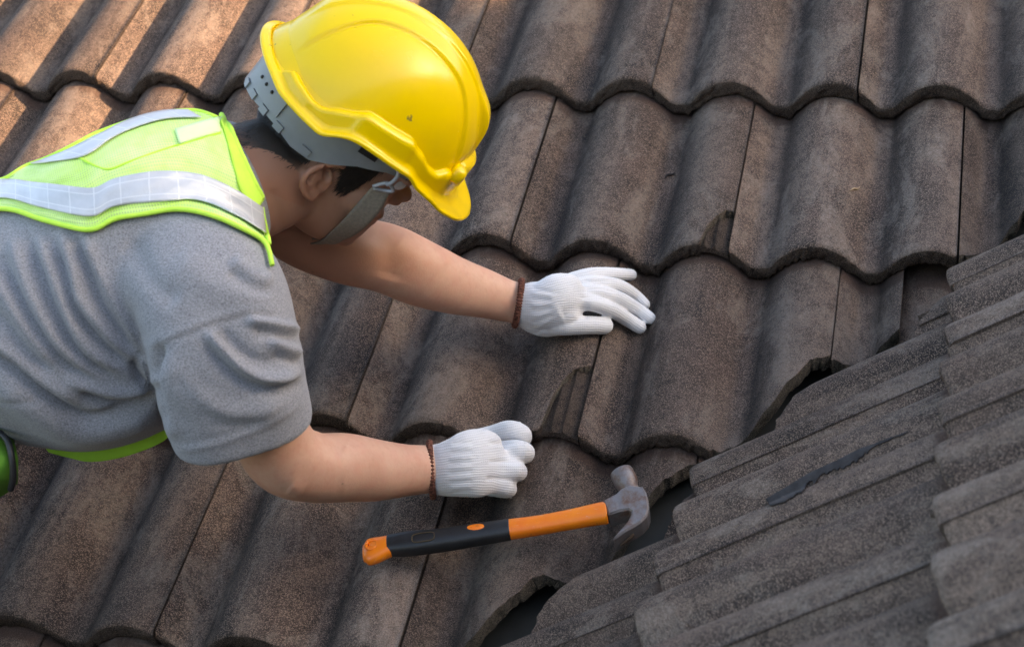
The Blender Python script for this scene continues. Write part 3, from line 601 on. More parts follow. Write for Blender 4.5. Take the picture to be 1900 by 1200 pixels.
M_TROUSER = plain('dark_navy_cloth', (.035, .040, .055), .9, 0, 60, .3, 300, .001)
TV, TF = fuse([frame_loft([(-500, 690, 228, 2.10, .168), (-640, 730, 225, 2.12, .170), (-800, 800, 190, 2.14, .15)], 40, 6, cap=.6)] + [frame_loft([(-720, 760, 130, 2.14 + k, .085), (-640, 980, 118, 2.10 + k, .080), (-560, 1180, 95, 2.04 + k, .070), (-640, 1260, 85, 2.02 + k, .062), (-900, 1180, 70, 2.16 + k, .050)], 30, 6) for k in (-.09, .10)], .008, 6)
part('trousers', TV, TF, M_TROUSER)

# hard hat -------------------------------------------------------------
A0, B0, HH = .130, .112, .139
def rim_u(p): return np.interp(p, [0, 20, 40, 46, 57, 63, 82, 90, 96, 101, 106, 133, 144, 160, 180], [-.010, -.008, .000, .006, .013, .022, .025, .025, .022, .014, .004, .004, .010, .014, .016])
def top_u(p): return np.interp(p, [0, 20, 26, 28, 41, 44, 53, 60, 66, 68, 96, 99, 108, 113, 119, 136, 139, 142, 160, 180], [.046, .046, .046, .036, .036, .030, .034, .045, .048, .054, .052, .045, .033, .024, .021, .026, .028, .018, .018, .018])
def helmet():
    nP = 288; ang = np.linspace(0, 2 * math.pi, nP, endpoint=False); deg = np.abs((np.degrees(ang) + 180) % 360 - 180)
    k_ = np.array([1, 2, 3, 2, 1]) / 9; sm = lambda a: np.convolve(np.concatenate([a[-2:], a, a[:2]]), k_, 'valid')
    ur = sm(rim_u(deg)); ut = sm(top_u(deg)); vis = sstep(58, 26, deg); rows = []
    def ring(da, u, vext=0.0): c, s_ = np.cos(ang), np.sin(ang); return np.stack([(A0 + da + vext) * c, (B0 + da) * s_, u], 1)
    apex = []
    ns = 60
    for i in range(ns + 1):
        a = i / ns * math.pi / 2; uf = math.cos(a); u = ut + (HH - ut) * uf ** 1.0; w_ = np.clip(1 - (u / HH) ** 2.15, 0, 1) ** (1 / 2.05)
        u = np.where(i == 0, HH, u); q = np.stack([A0 * w_ * np.cos(ang), B0 * w_ * np.sin(ang), u], 1)
        l = np.abs(q[:, 1]); fade = sstep(-.122, -.100, q[:, 0]) * sstep(.128, .108, q[:, 0]) * sstep(.035, .06, u)
        wl = .016; wi = .041 + .016 * sstep(.05, .11, np.abs(q[:, 0])); e = .0032 * sstep(wl + .0018, wl - .0018, l) + .0030 * sstep(wi + .0018, wi - .0018, l) - .0012 * np.exp(-((l - wi - .002) / .002) ** 2)
        nrm = np.stack([q[:, 0] / A0 ** 2, q[:, 1] / B0 ** 2, np.maximum(q[:, 2], 0) / HH ** 2], 1); nrm /= np.linalg.norm(nrm, axis=1)[:, None] + 1e-9
        bump_ = .0065 * np.exp(-((q[:, 0] - .103) / .014) ** 2) * sstep(.020, .014, l)
        q = q + nrm * ((e * fade) + bump_)[:, None]; rows.append(q)
    wb = np.clip(1 - (ut / HH) ** 2.15, 0, 1) ** (1 / 2.05)
    slot = sstep(66, 69, deg) * sstep(99, 96, deg) + sstep(136, 133, deg) * sstep(117, 120, deg) * .45
    for da, uu, in ((.0015, 0.0), (.0050, .0), (.0068, .0012), (.0074, .0035)):
        q = ring(0, ut); base = rows[ns].copy(); d = ring(da + .0025 * slot * (da > .003), ut - uu); w0 = wb[:, None]; q = d * np.array([1, 1, 0]); q[:, :2] = q[:, :2] * (w0 + (1 - w0) * min(1, (uu / .0035) * .6)); q[:, 2] = d[:, 2]; rows.append(q)
    for t_ in (.2, .4, .6, .8, .93):
        u = ut - .0035 + (ur + .0065 - ut + .0035) * t_; ww = wb + (1 - wb) * (.6 + .4 * t_); q = ring(.0074 + .0025 * slot * (1 - t_ * .3), u); q[:, :2] *= ww[:, None]; rows.append(q)
    for da, du in ((.0105, .0038), (.0135, .0030), (.0160, .0022), (.0172, .0006), (.0170, -.0012), (.0158, -.0026), (.0138, -.0028), (.0120, -.0012)):
        q = ring(da, ur + du, 0); ex = np.interp(da, [.0074, .0172], [0, 1]); dirv = np.stack([np.cos(ang), np.sin(ang) * .55], 1)
        q[:, :2] += dirv * (vis * .021 * min(1, ex if du > 0 or da > .0165 else 1))[:, None]; q[:, 2] -= vis * .001 * ex; rows.append(q)
    q = ring(.0060, ur + .0005); rows.append(q); q = ring(.0045, ur + .008); rows.append(q)
    for t_ in (.25, .5, .75, .93): u = np.maximum(ur + .008, .0) + (HH - .006 - ur - .008) * t_; w_ = np.clip(1 - (u / (HH - .003)) ** 2.15, 0, 1) ** (1 / 2.05); rows.append(np.stack([(A0 - .003) * w_ * np.cos(ang), (B0 - .003) * w_ * np.sin(ang), u], 1))
    V = np.vstack(rows[1:]); V = np.vstack([V, [[0, 0, HH + .0055]], [[0, 0, HH - .004]]]); n = nP; m_ = len(rows) - 1; F = [(i * n + j, (i + 1) * n + j, (i + 1) * n + (j + 1) % n, i * n + (j + 1) % n) for i in range(m_ - 1) for j in range(n)]
    F += [(m_ * n, j, (j + 1) % n) for j in range(n)] + [(m_ * n + 1, (m_ - 1) * n + (j + 1) % n, (m_ - 1) * n + j) for j in range(n)]
    h_ = part('helmet', hl(V), F, M_HELM); tag(h_, 'yellow hard hat with dirt specks and ribs over the crown')
    # headband, ratchet strip, chin strap
    def strip(pd, uo, ul, a, b, fc, thk, mat, name, lab=None):
        V = []; n = len(pd)
        for p, u1, u2 in zip(pd, uo, ul):
            r = math.radians(p)
            for dr in (0, thk):
                for k in range(5): t_ = k / 4; V.append(hl((fc + (a + dr) * math.cos(r), (b + dr) * math.sin(r), u1 + (u2 - u1) * t_)))
        F = []
        for i in range(n - 1):
            for k in range(4): F += [(i * 10 + k, (i + 1) * 10 + k, (i + 1) * 10 + k + 1, i * 10 + k + 1), (i * 10 + 5 + k, i * 10 + 6 + k, (i + 1) * 10 + 6 + k, (i + 1) * 10 + 5 + k)]
            F += [(i * 10, i * 10 + 5, (i + 1) * 10 + 5, (i + 1) * 10), (i * 10 + 4, (i + 1) * 10 + 4, (i + 1) * 10 + 9, i * 10 + 9)]
        F += [[0, 1, 2, 3, 4, 9, 8, 7, 6, 5], [(n - 1) * 10 + q for q in (0, 5, 6, 7, 8, 9, 4, 3, 2, 1)]]
        o = part(name, V, F, mat, h_, smooth=False)
        if lab: tag(o, lab)
        return o
    pd = np.linspace(-180, 180, 181); ab = np.abs(pd)
    lo = np.interp(ab, [0, 40, 62, 78, 90, 100, 112, 125, 140, 155, 180], [.0, .0, -.003, -.014, -.030, -.041, -.043, -.038, -.038, -.042, -.045]); hi = np.interp(ab, [0, 60, 100, 120, 150, 180], [.03, .035, .035, .03, .006, -.002])
    strip(pd, hi, lo, .118, .0925, -.008, .0018, M_GREY_P, 'headband')
    strip(np.linspace(128, 166, 20), np.full(20, .004), np.full(20, -.030), .1205, .095, -.008, .0022, M_GREY_P, 'adjuster_strip')
    for p, uc in ((104.5, -.033), (124, -.034), (138, -.034), (152, -.034), (166, -.036)):
        strip(np.linspace(p - 3, p + 3, 4), np.full(4, uc + .002), np.full(4, uc - .0065), .1195, .0942, -.008, .0026, M_GREY_P, 'band_clip')
    for p in (140, 147, 154):
        v, f = ellipsoid(hl((-.008 + .1228 * math.cos(math.radians(p)), .0975 * math.sin(math.radians(p)), -.014)), HB, (.0022, .0022, .0022), 12, 8); part('peg_hole', v, f, M_BLACK, h_)
    strip(np.linspace(72, 83, 8), np.full(8, .010), np.full(8, .002), .1203, .0948, -.008, .0010, M_BLACK, 'band_slot')
    # hook and strap, placed beside the right cheek
    hk = [hplane(732, 308, .106), hplane(738, 314, .108), hplane(738, 326, .107), hplane(728, 338, .103), hplane(718, 343, .099)]
    v, f = tube([hl(q) for q in smoothpath(hk, 5)], .0022, 10); part('strap_hook', v, f, M_WIRE, h_)
    tri = [hplane(692, 346, .090), hplane(719, 340, .094), hplane(729, 354, .090), hplane(712, 353, .087), hplane(693, 349, .089)]
    v, f = tube([hl(q) for q in smoothpath(tri, 4)], .0022, 8); part('strap_buckle', v, f, M_WIRE, h_)
    lp = [(690, 348, 727, 356), (682, 356, 719, 366), (668, 372, 710, 384), (650, 393, 695, 404), (630, 415, 676, 423), (610, 434, 654, 438), (594, 447, 630, 446), (576, 452, 596, 453)]
    lls = [.087, .083, .079, .074, .066, .052, .034, .006]; rows_ = []
    for (x0, y0, x1, y1), l_ in zip(lp, lls):
        row = []
        for k in range(7): t_ = k / 6; row.append(list(hplane(x0 + (x1 - x0) * t_, y0 + (y1 - y0) * t_, l_)))
        rows_.append(np.array(row).ravel())
    rows_ = smoothpath(rows_, 5).reshape(-1, 7, 3); far = []
    V = [];
    for row in rows_:
        for q in row:
            w_ = hl(q); r = body_bvh.find_nearest(Vector(w_)); nv = np.array(r[1]); sd = (w_ - np.array(r[0])) @ nv
            V.append(w_ + nv * max(0, .0022 - sd) if sd < .0022 else w_)
    n = len(rows_); F = [(i * 7 + k, i * 7 + k + 1, (i + 1) * 7 + k + 1, (i + 1) * 7 + k) for i in range(n - 1) for k in range(6)]
    o = part('chin_strap', V, F, M_STRAP, h_); s_ = o.modifiers.new('t', 'SOLIDIFY'); s_.thickness = .0016; s_.offset = 0
    # far half of the strap
    V2 = []; 
    for row in rows_[::-1]:
        for q in row: V2.append(hl(q * np.array([1, -1, 1])))
    o = part('chin_strap', V2, F, M_STRAP, h_); s_ = o.modifiers.new('t', 'SOLIDIFY'); s_.thickness = .0016; s_.offset = 0
    # raised brackets beside the peak
    for sg in (1, -1):
        c = hl((.116, sg * .056, .036)); v, f = ellipsoid(c, HB, (.0095, .0125, .0100), 20, 14)
        vv = (v - c) @ HB.T; r_ = np.max(np.abs(vv / np.array([.0095, .0125, .0100])), axis=1)[:, None]; e2 = np.linalg.norm(vv / np.array([.0095, .0125, .0100]), axis=1)[:, None]
        vv = vv * (1 + .55 * (1 - r_ / (e2 + 1e-9)) * e2); part('peak_bracket', c + vv @ HB, f, M_HELM, h_)
helmet()

# safety vest ------------------------------------------------------------
def drape(x, y, off, guess=2.0):
    d = M1n @ ray(x, y); dn = d / np.linalg.norm(d); r = shirt_bvh.ray_cast(Vector(CW), Vector(dn))
    if r[0] is not None:
        p = np.array(r[0]); n_ = np.array(r[1]); return p + n_ * off
    z = guess
    for _ in range(6):
        p = P(x, y, z); q = shirt_bvh.find_nearest(Vector(p)); z = (np.array(q[0]) - CW) @ FWD
    p = np.array(q[0]); n_ = np.array(q[1]); return p + n_ * off
def resample(pl, n):
    pl = smoothpath(pl, 6); s_ = np.concatenate([[0], np.cumsum(np.linalg.norm(np.diff(pl, axis=0), axis=1))]); t_ = np.linspace(0, s_[-1], n); return np.stack([np.interp(t_, s_, pl[:, i]) for i in range(2)], 1)
def relax(Gd, it=6):
    for _ in range(it): 
        K = Gd.copy(); K[1:-1] = (Gd[:-2] + Gd[2:] + 2 * Gd[1:-1]) / 4; K[:, 1:-1] = (K[:, :-2] + K[:, 2:] + 2 * K[:, 1:-1]) / 4; Gd = K
    return Gd
def cloth_patch(name, top, bot, nx, ny, off, mat, parent, thick=.0016, crease=0, lab=None, uvo=0, rel=4):
    a, b = resample(top, nx), resample(bot, nx); Gd = np.array([[drape(*(a[i] + (b[i] - a[i]) * j / (ny - 1)), off) for j in range(ny)] for i in range(nx)]); Gd = relax(Gd, rel)
    if crease: 
        ii, jj = np.meshgrid(np.arange(nx), np.arange(ny), indexing='ij'); Gd = Gd - (M1n @ CAM_R[2]) * (crease * (fbm1(ii * .11 + jj * .19, 4) + .6 * fbm1(jj * .42 - ii * .05, 9)))[..., None]
    du = np.concatenate([[0], np.cumsum(np.linalg.norm(np.diff(Gd[:, ny // 2], axis=0), axis=1))]); dv = np.concatenate([[0], np.cumsum(np.linalg.norm(np.diff(Gd[nx // 2], axis=0), axis=1))])
    V = Gd.reshape(-1, 3); F = [(i * ny + j, i * ny + j + 1, (i + 1) * ny + j + 1, (i + 1) * ny + j) for i in range(nx - 1) for j in range(ny - 1)]
    o = part(name, V, F, mat, parent); uvs = np.array([(du[i], dv[j] + uvo) for i in range(nx) for j in range(ny)]); ul = o.data.uv_layers.new(name='UVMap'); li = np.empty(len(o.data.loops), dtype=np.int32); o.data.loops.foreach_get('vertex_index', li); ul.data.foreach_set('uv', uvs[li].ravel())
    s_ = o.modifiers.new('t', 'SOLIDIFY'); s_.thickness = thick; s_.offset = 0
    if lab: tag(o, lab)
    return o
v_up = [(-330, 420), (-150, 365), (0, 331), (80, 309), (150, 276), (200, 247), (260, 221), (310, 211), (360, 215), (400, 230), (412, 224)]
v_mid = [(-330, 460), (-150, 395), (0, 362), (90, 370), (178, 380), (215, 362), (280, 352), (350, 352), (400, 362), (440, 385), (474, 404)]
v_lo = [(-330, 560), (-150, 440), (0, 394), (80, 411), (176, 431), (208, 410), (270, 400), (340, 397), (400, 411), (445, 432), (486, 454)]
vest = cloth_patch('vest', v_up, v_lo, 150, 46, .0060, M_VEST, man, .0016, .0016); tag(vest, 'lime yellow mesh safety vest')
cloth_patch('vest_shoulder', [(410, 226), (424, 256), (440, 292), (460, 336), (478, 372)], [(404, 235), (415, 266), (425, 305), (440, 360), (462, 395)], 30, 6, .0075, M_BIND, vest, .0022)
cloth_patch('reflective_strip', [(-330, 440), (-150, 372), (0, 347), (100, 350), (180, 357), (215, 341), (290, 328), (365, 330), (425, 352), (474, 386)], [(-330, 480), (-150, 408), (0, 378), (80, 391), (176, 407), (213, 389), (290, 380), (370, 387), (430, 411), (481, 442)], 140, 12, .0092, M_REFL, vest, .0012, .0012, None, 0, 3)
cloth_patch('reflective_strip', [(60, 318), (120, 296), (180, 268), (240, 238), (300, 221), (350, 219)], [(100, 312), (165, 301), (215, 268), (270, 245), (320, 233), (372, 232)], 60, 8, .0092, M_REFL, vest, .0012, .0008)
cloth_patch('label_patch', [(326, 253), (362, 242), (400, 231)], [(333, 278), (368, 267), (405, 256)], 16, 6, .0088, M_LABEL, vest)
def binding(path, r, off=.0068, mat=M_BIND, name='binding', par=None):
    pts = np.array([drape(x, y, off) for x, y in resample(path, 90)]); pts = relax(pts[:, None].repeat(3, 1), 4)[:, 1]
    v, f = tube(pts, r, 10); return part(name, v, f, mat, par or vest)
binding(v_lo + [(492, 474), (497, 497)], .0027, .0064); binding(v_up[:-1], .0028); binding([(410, 224), (424, 256), (440, 292), (460, 336), (476, 368)], .0032)
binding([(475, 386), (480, 415), (486, 442), (490, 460)], .0030); binding([(150, 300), (200, 322), (240, 310), (300, 288), (350, 272), (405, 256)], .0014)
# lower front of the vest hanging below the chest
def hang(name, rowsP, mat, thick=.002):
    Gd = np.array([[P(*q) for q in r] for r in rowsP]); m_, n_ = Gd.shape[:2]; fl = smoothpath([g_.ravel() for g_ in Gd], 6).reshape(-1, n_, 3)
    V = fl.reshape(-1, 3); k = len(fl); F = [(i * n_ + j, i * n_ + j + 1, (i + 1) * n_ + j + 1, (i + 1) * n_ + j) for i in range(k - 1) for j in range(n_ - 1)]
    o = part(name, V, F, mat, vest); s_ = o.modifiers.new('t', 'SOLIDIFY'); s_.thickness = thick; return o
M_LIME_DEEP = plain('deep_lime_cloth', (.34, .66, .05), .7, 0, 30, .1)  # low front of the same vest, deeper lime than its back
hang('vest_front', [[(60, 800, 2.10), (90, 838, 2.09)], [(110, 800, 2.10), (130, 849, 2.09)], [(160, 790, 2.10), (170, 856, 2.09)], [(230, 760, 2.10), (232, 846, 2.09)], [(300, 720, 2.09), (302, 818, 2.08)], [(320, 700, 2.09), (324, 786, 2.08)]], M_LIME_DEEP)
M_DKGREEN = plain('dark_green_cloth', (.16, .42, .04), .7, 0, 30, .2)
hang('vest_pocket', [[(-90, 780, 2.03), (-90, 860, 2.0), (-90, 960, 2.02)], [(-30, 790, 2.02), (-30, 850, 1.98), (-30, 935, 2.01)], [(8, 800, 2.02), (14, 850, 1.99), (12, 915, 2.02)], [(26, 815, 2.03), (34, 850, 2.01), (33, 896, 2.03)]], M_DKGREEN, .003)
v, f = tube(smoothpath([P(-12, 795, 2.0), P(12, 815, 1.99), P(22, 850, 1.985), (P(24, 885, 1.99)), P(20, 908, 2.0)], 6), .0038, 8); part('zipper', v, f, M_BLACK, vest)

# gloves -----------------------------------------------------------------
def tile_h(x, y):
    k = math.floor(-y / G) + 1 if y < 0 else -math.floor(y / G); v = y + k * G
    return ZB + float(prof(x)) + T * (1 - v / G)
def onroof(x, y, h):                           # point seen at a pixel, h above the tile surface below it
    z = 0.0
    for _ in range(5): q = roofpt(x, y, z + h); z = tile_h(q[0], q[1])
    q = roofpt(x, y, z + h); return M1n @ q
def chain(pts, r, mode=onroof, sub=6):
    pl = smoothpath([np.append(mode(*p), q) for p, q in zip(pts, r)], sub); C = pl[:, :3]; rr = pl[:, 3]
    for e, sg in ((0, -1), (-1, 1)):
        pass
    d0 = C[1] - C[0]; d0 /= np.linalg.norm(d0); d1 = C[-1] - C[-2]; d1 /= np.linalg.norm(d1); ex = [(.45, .89), (.75, .66), (.93, .36)]
    C = np.vstack([[C[0] - d0 * rr[0] * a for a, b in ex[::-1]], C, [C[-1] + d1 * rr[-1] * a for a, b in ex]]); rr = np.concatenate([[rr[0] * b for a, b in ex[::-1]], rr, [rr[-1] * b for a, b in ex]])
    return tube(C, rr, 20)
def flatten_uv(o, V, ang=0):
    q = (V @ M1n); c, s_ = math.cos(ang), math.sin(ang); uvs = np.stack([q[:, 0] * c + q[:, 1] * s_, -q[:, 0] * s_ + q[:, 1] * c], 1)
    ul = o.data.uv_layers.new(name='UVMap'); li = np.empty(len(o.data.loops), dtype=np.int32); o.data.loops.foreach_get('vertex_index', li); ul.data.foreach_set('uv', uvs[li].ravel())
def soften(V, F, wgt, it=14):
    E = set()
    for f in F:
        for i in range(len(f)): a, b = f[i], f[(i + 1) % len(f)]; E.add((min(a, b), max(a, b)))
    E = np.array(list(E)); deg_ = np.bincount(E.ravel(), minlength=len(V))[:, None]
    for _ in range(it):
        S_ = np.zeros_like(V); np.add.at(S_, E[:, 0], V[E[:, 1]]); np.add.at(S_, E[:, 1], V[E[:, 0]]); V = V + (S_ / deg_ - V) * (wgt[:, None] * .8)
    return V
def finger_uv(o, V, lines):
    x, y, z = topx(V); best = np.full(len(V), 1e9); U_ = np.zeros(len(V)); W_ = np.zeros(len(V))
    for k, pl in enumerate(lines):
        pl = smoothpath(pl, 6); s0 = 0.0
        for a, b in zip(pl[:-1], pl[1:]):
            d = b - a; L_ = np.hypot(*d); q = np.clip(((x - a[0]) * d[0] + (y - a[1]) * d[1]) / L_ ** 2, 0, 1); lat = ((x - a[0]) * -d[1] + (y - a[1]) * d[0]) / L_
            e = (x - a[0] - q * d[0]) ** 2 + (y - a[1] - q * d[1]) ** 2; m_ = e < best; best[m_] = e[m_]; U_[m_] = (s0 + q[m_] * L_) * z[m_] / FPX; W_[m_] = lat[m_] * z[m_] / FPX + k * .0208; s0 += L_
    ul = o.data.uv_layers.new(name='UVMap'); li = np.empty(len(o.data.loops), dtype=np.int32); o.data.loops.foreach_get('vertex_index', li); ul.data.foreach_set('uv', np.stack([U_, W_], 1)[li].ravel())
def ring_at(c0, axis, e1, r1, e2, r2, rad, wob=.0006, n=60):
    pts = [c0 + e1 * r1 * math.cos(a) + e2 * r2 * math.sin(a) + axis * wob * math.sin(3 * a) for a in np.linspace(0, 2 * math.pi, n, endpoint=False)]; return tube(pts, rad, 12, True)
def fuzz(V, F, parent, n, seed):
    rr = np.random.default_rng(seed); Nn = vnormals(V, F); k = rr.integers(0, len(V), n); p = V[k]; d = Nn[k] * .8 + rr.normal(size=(n, 3)) * .55; d /= np.linalg.norm(d, axis=1)[:, None]; ln = rr.uniform(.0006, .0022, n)[:, None]
    s_ = np.cross(d, rr.normal(size=(n, 3))); s_ /= np.linalg.norm(s_, axis=1)[:, None]; s_ *= .00012
    part('yarn_fuzz', np.stack([p - s_, p + s_, p + d * ln], 1).reshape(-1, 3), np.arange(3 * n).reshape(-1, 3).tolist(), M_FUZZ, parent)
M_FUZZ = plain('white_yarn', (.76, .76, .77), .9)
def glove_left():
    pieces = [frame_loft([(974, 566, 40, 2.383, .0270), (988, 566, 43, 2.380, .027), (1010, 566, 46, 2.372, .026), (1040, 556, 50, 2.367, .023), (1060, 549, 44, 2.372, .016), (1078, 546, 34, 2.379, .008)], 36, 6, 2.1, .45),
              frame_loft([(985, 590, 26, 2.385, .022), (1010, 598, 27, 2.385, .021), (1040, 600, 22, 2.388, .018)], 30, 6)]
    pieces.append(chain([(1060, 520, .032), (1095, 510, .030), (1130, 508, .022), (1155, 509, .013), (1171, 510, .009)], [.0110, .0098, .0090, .0086, .0082]))
    pieces.append(chain([(1060, 534, .038), (1100, 526, .036), (1145, 530, .030), (1175, 547, .018), (1195, 565, .010)], [.0115, .0104, .0097, .0093, .0086]))
    pieces.append(chain([(1060, 548, .042), (1100, 543, .040), (1145, 553, .034), (1180, 573, .022), (1205, 590, .010)], [.0118, .0108, .0100, .0095, .0088]))
    pieces.append(chain([(1055, 562, .042), (1095, 562, .040), (1130, 573, .034), (1160, 590, .022), (1187, 607, .010)], [.0122, .0110, .0102, .0097, .0090]))
    pieces.append(chain([(990, 590, .030), (1030, 601, .026), (1065, 603, .021), (1095, 603, .016), (1122, 604, .0135)], [.0170, .0150, .0130, .0122, .0115]))
    V, F = fuse(pieces, .0016, 6); gx, gy, _ = topx(V); V = soften(V, F, np.exp(-(((gx - 1066) / 26) ** 2 + ((gy - 545) / 34) ** 2) ** 1.5), 60)
    st_ = [([(985 + 0, 532 + k * 11), (1000, 536 + k * 10), (1025, 542 + k * 7)], 5, .0008 * (1 if k % 2 else -1)) for k in range(9)]
    st_ += [([(1040, 585), (1070, 575), (1095, 578)], 18, -.003), ([(1080, 520), (1110, 521), (1140, 521)], 5, -.0012), ([(1075, 537), (1110, 535), (1145, 542)], 5, -.0012), ([(1075, 553), (1110, 553), (1140, 564)], 5, -.0012), ([(1020, 545), (1030, 570), (1040, 590)], 14, .0012)]
    V = sculpt(V, F, st_); o = part('glove', V, F, M_KNIT); tag(o, 'white knit glove on the left hand, spread flat on a tile'); fuzz(V, F, o, 9000, 1); finger_uv(o, V, [[(950, 535), (1000, 537), (1060, 520), (1110, 508), (1171, 510)], [(950, 550), (1000, 548), (1060, 534), (1145, 530), (1195, 565)], [(950, 562), (1000, 560), (1060, 548), (1145, 553), (1205, 590)], [(950, 574), (1000, 574), (1055, 564), (1130, 573), (1187, 607)], [(950, 590), (990, 592), (1030, 601), (1122, 604)]])
    c = P(967, 563, 2.383); ax = P(1000, 566, 2.379) - P(940, 557, 2.386); ax /= np.linalg.norm(ax); vw = c - CW; vw /= np.linalg.norm(vw); e1 = np.cross(ax, vw); e1 /= np.linalg.norm(e1); e2 = np.cross(e1, ax)
    ax2 = ax + vw * .25; SGN = -1 if e2 @ vw > 0 else 1
    v, f = tube([c + e1 * .0292 * math.cos(a) + e2 * .0315 * math.sin(a) + ax * (SGN * .0065 * math.sin(a) - .004) for a in np.linspace(0, 2 * math.pi, 240, endpoint=False)], .0038 * (1 + .20 * np.sin(np.arange(240) * 1.3)), 12, True)
    part('glove_cuff', v, f, M_CUFF, o)
def glove_right():
    pieces = [frame_loft([(805, 870, 46, 2.192, .030), (825, 870, 50, 2.188, .030), (850, 866, 56, 2.178, .030), (872, 861, 63, 2.172, .025), (898, 857, 63, 2.181, .018), (920, 855, 59, 2.190, .011), (934, 854, 50, 2.197, .006)], 40, 6, 2.1, .5)]
    for pts, r in (([(872, 824, .062), (912, 812, .066), (946, 801, .058), (968, 808, .036), (962, 818, .016), (940, 822, .012)], [.0165, .0158, .0146, .0130, .0110, .0095]),
                   ([(872, 846, .066), (920, 839, .069), (958, 836, .059), (974, 840, .036), (965, 846, .017), (940, 850, .012)], [.0165, .0158, .0138, .0124, .0110, .0095]),
                   ([(872, 868, .066), (912, 869, .068), (946, 871, .058), (961, 875, .035), (950, 878, .017), (925, 880, .012)], [.0162, .0152, .0130, .0118, .0104, .0092]),
                   ([(868, 888, .060), (904, 895, .061), (930, 901, .052), (943, 906, .031), (933, 910, .015), (908, 910, .011)], [.0160, .0145, .0122, .0110, .0098, .0085]),
                   ([(850, 838, .030), (890, 818, .022), (925, 806, .016), (950, 800, .013), (968, 797, .012)], [.017, .0150, .0130, .0118, .0108])):
        pieces.append(chain(pts, r))
    V, F = fuse(pieces, .0017, 6); gx, gy, _ = topx(V); V = soften(V, F, np.exp(-(((gx - 918) / 36) ** 2 + ((gy - 858) / 62) ** 2) ** 2), 110)
    st_ = [([(830 + abs(k - 5) * 1.5, 822 + k * 9.3), (850, 821 + k * 9.2), (878, 820 + k * 9)], 5, .0008 * (1 if k % 2 else -1)) for k in range(11)]
    st_ += [([(905, 822), (940, 822), (968, 820)], 6, -.0016), ([(905, 856), (935, 856), (970, 857)], 6, -.0016), ([(900, 888), (930, 888), (955, 892)], 6, -.0016)]
    V = sculpt(V, F, st_); o = part('glove', V, F, M_KNIT); tag(o, 'white knit glove on the right hand, fingers curled under'); fuzz(V, F, o, 9000, 2); finger_uv(o, V, [[(790, 835), (850, 827), (920, 810), (985, 800)], [(790, 858), (850, 850), (930, 842), (985, 838)], [(790, 882), (850, 874), (925, 872), (975, 874)], [(790, 905), (850, 900), (915, 902), (955, 908)]])
    c = P(812, 870, 2.190); SGN = 1; ax = P(850, 867, 2.18) - P(780, 872, 2.19); ax /= np.linalg.norm(ax); vw = c - CW; vw /= np.linalg.norm(vw); e1 = np.cross(ax, vw); e1 /= np.linalg.norm(e1); e2 = np.cross(e1, ax); SGN = -1 if e2 @ vw > 0 else 1
    v, f = tube([c + e1 * .0322 * math.cos(a) + e2 * .0345 * math.sin(a) + ax * (SGN * .009 * math.sin(a) - .008) for a in np.linspace(0, 2 * math.pi, 240, endpoint=False)], .0036 * (1 + .20 * np.sin(np.arange(240) * 1.3)), 12, True)
    part('glove_cuff', v, f, M_CUFF, o)
glove_left(); glove_right()

# ---------------------------------------------------------------- claw hammer
def steel_material():
    m, t, b = new_mat('worn_rusty_steel'); co = N(t, 'ShaderNodeTexCoord').outputs['Object']; n1 = noise(t, co, 55, 5, .65, .3); n2 = noise(t, co, 220, 3, .7); n3 = noise(t, co, 18, 3, .5)
    base = mixc(t, ramp(t, n1, [(.42, 0.), (.62, 1.)]), (.22, .20, .20), (.125, .062, .038)); base = mixc(t, math_n(t, 'MULTIPLY', ramp(t, n2, [(.55, 0.), (.7, 1.)]), .5), base, (.34, .31, .30))
    base = mixc(t, math_n(t, 'MULTIPLY', ramp(t, n3, [(.5, 0.), (.7, 1.)]), .5), base, (.24, .24, .26)); L(t, base, b.inputs['Base Color'])
    L(t, ramp(t, n1, [(.4, .72), (.62, .10)]), b.inputs['Metallic']); L(t, ramp(t, n2, [(.3, .38), (.7, .62)]), b.inputs['Roughness']); bump(t, b, math_n(t, 'ADD', n1, n2), .3, .0008); return m
def orange_material():
    m, t, b = new_mat('scuffed_orange_plastic'); co = N(t, 'ShaderNodeTexCoord').outputs['Object']; n1 = noise(t, co, 30, 4, .6); s1 = noise(t, mapping(t, co, (70, 340, 90)), 1.0, 4, .75)
    base = mixc(t, ramp(t, n1, [(.35, 0.), (.7, 1.)]), (.93, .245, .010), (.86, .175, .012)); base = mixc(t, math_n(t, 'MULTIPLY', ramp(t, s1, [(.62, 0.), (.72, 1.)]), .6), base, (.78, .52, .40)); base = mixc(t, math_n(t, 'MULTIPLY', ramp(t, noise(t, co, 70, 5, .7), [(.62, 0.), (.7, 1.)]), .6), base, (.14, .07, .04))
    L(t, base, b.inputs['Base Color']); b.inputs['Roughness'].default_value = .38; bump(t, b, s1, .25, .0006); return m
M_STEEL = steel_material(); M_ORANGE = orange_material()
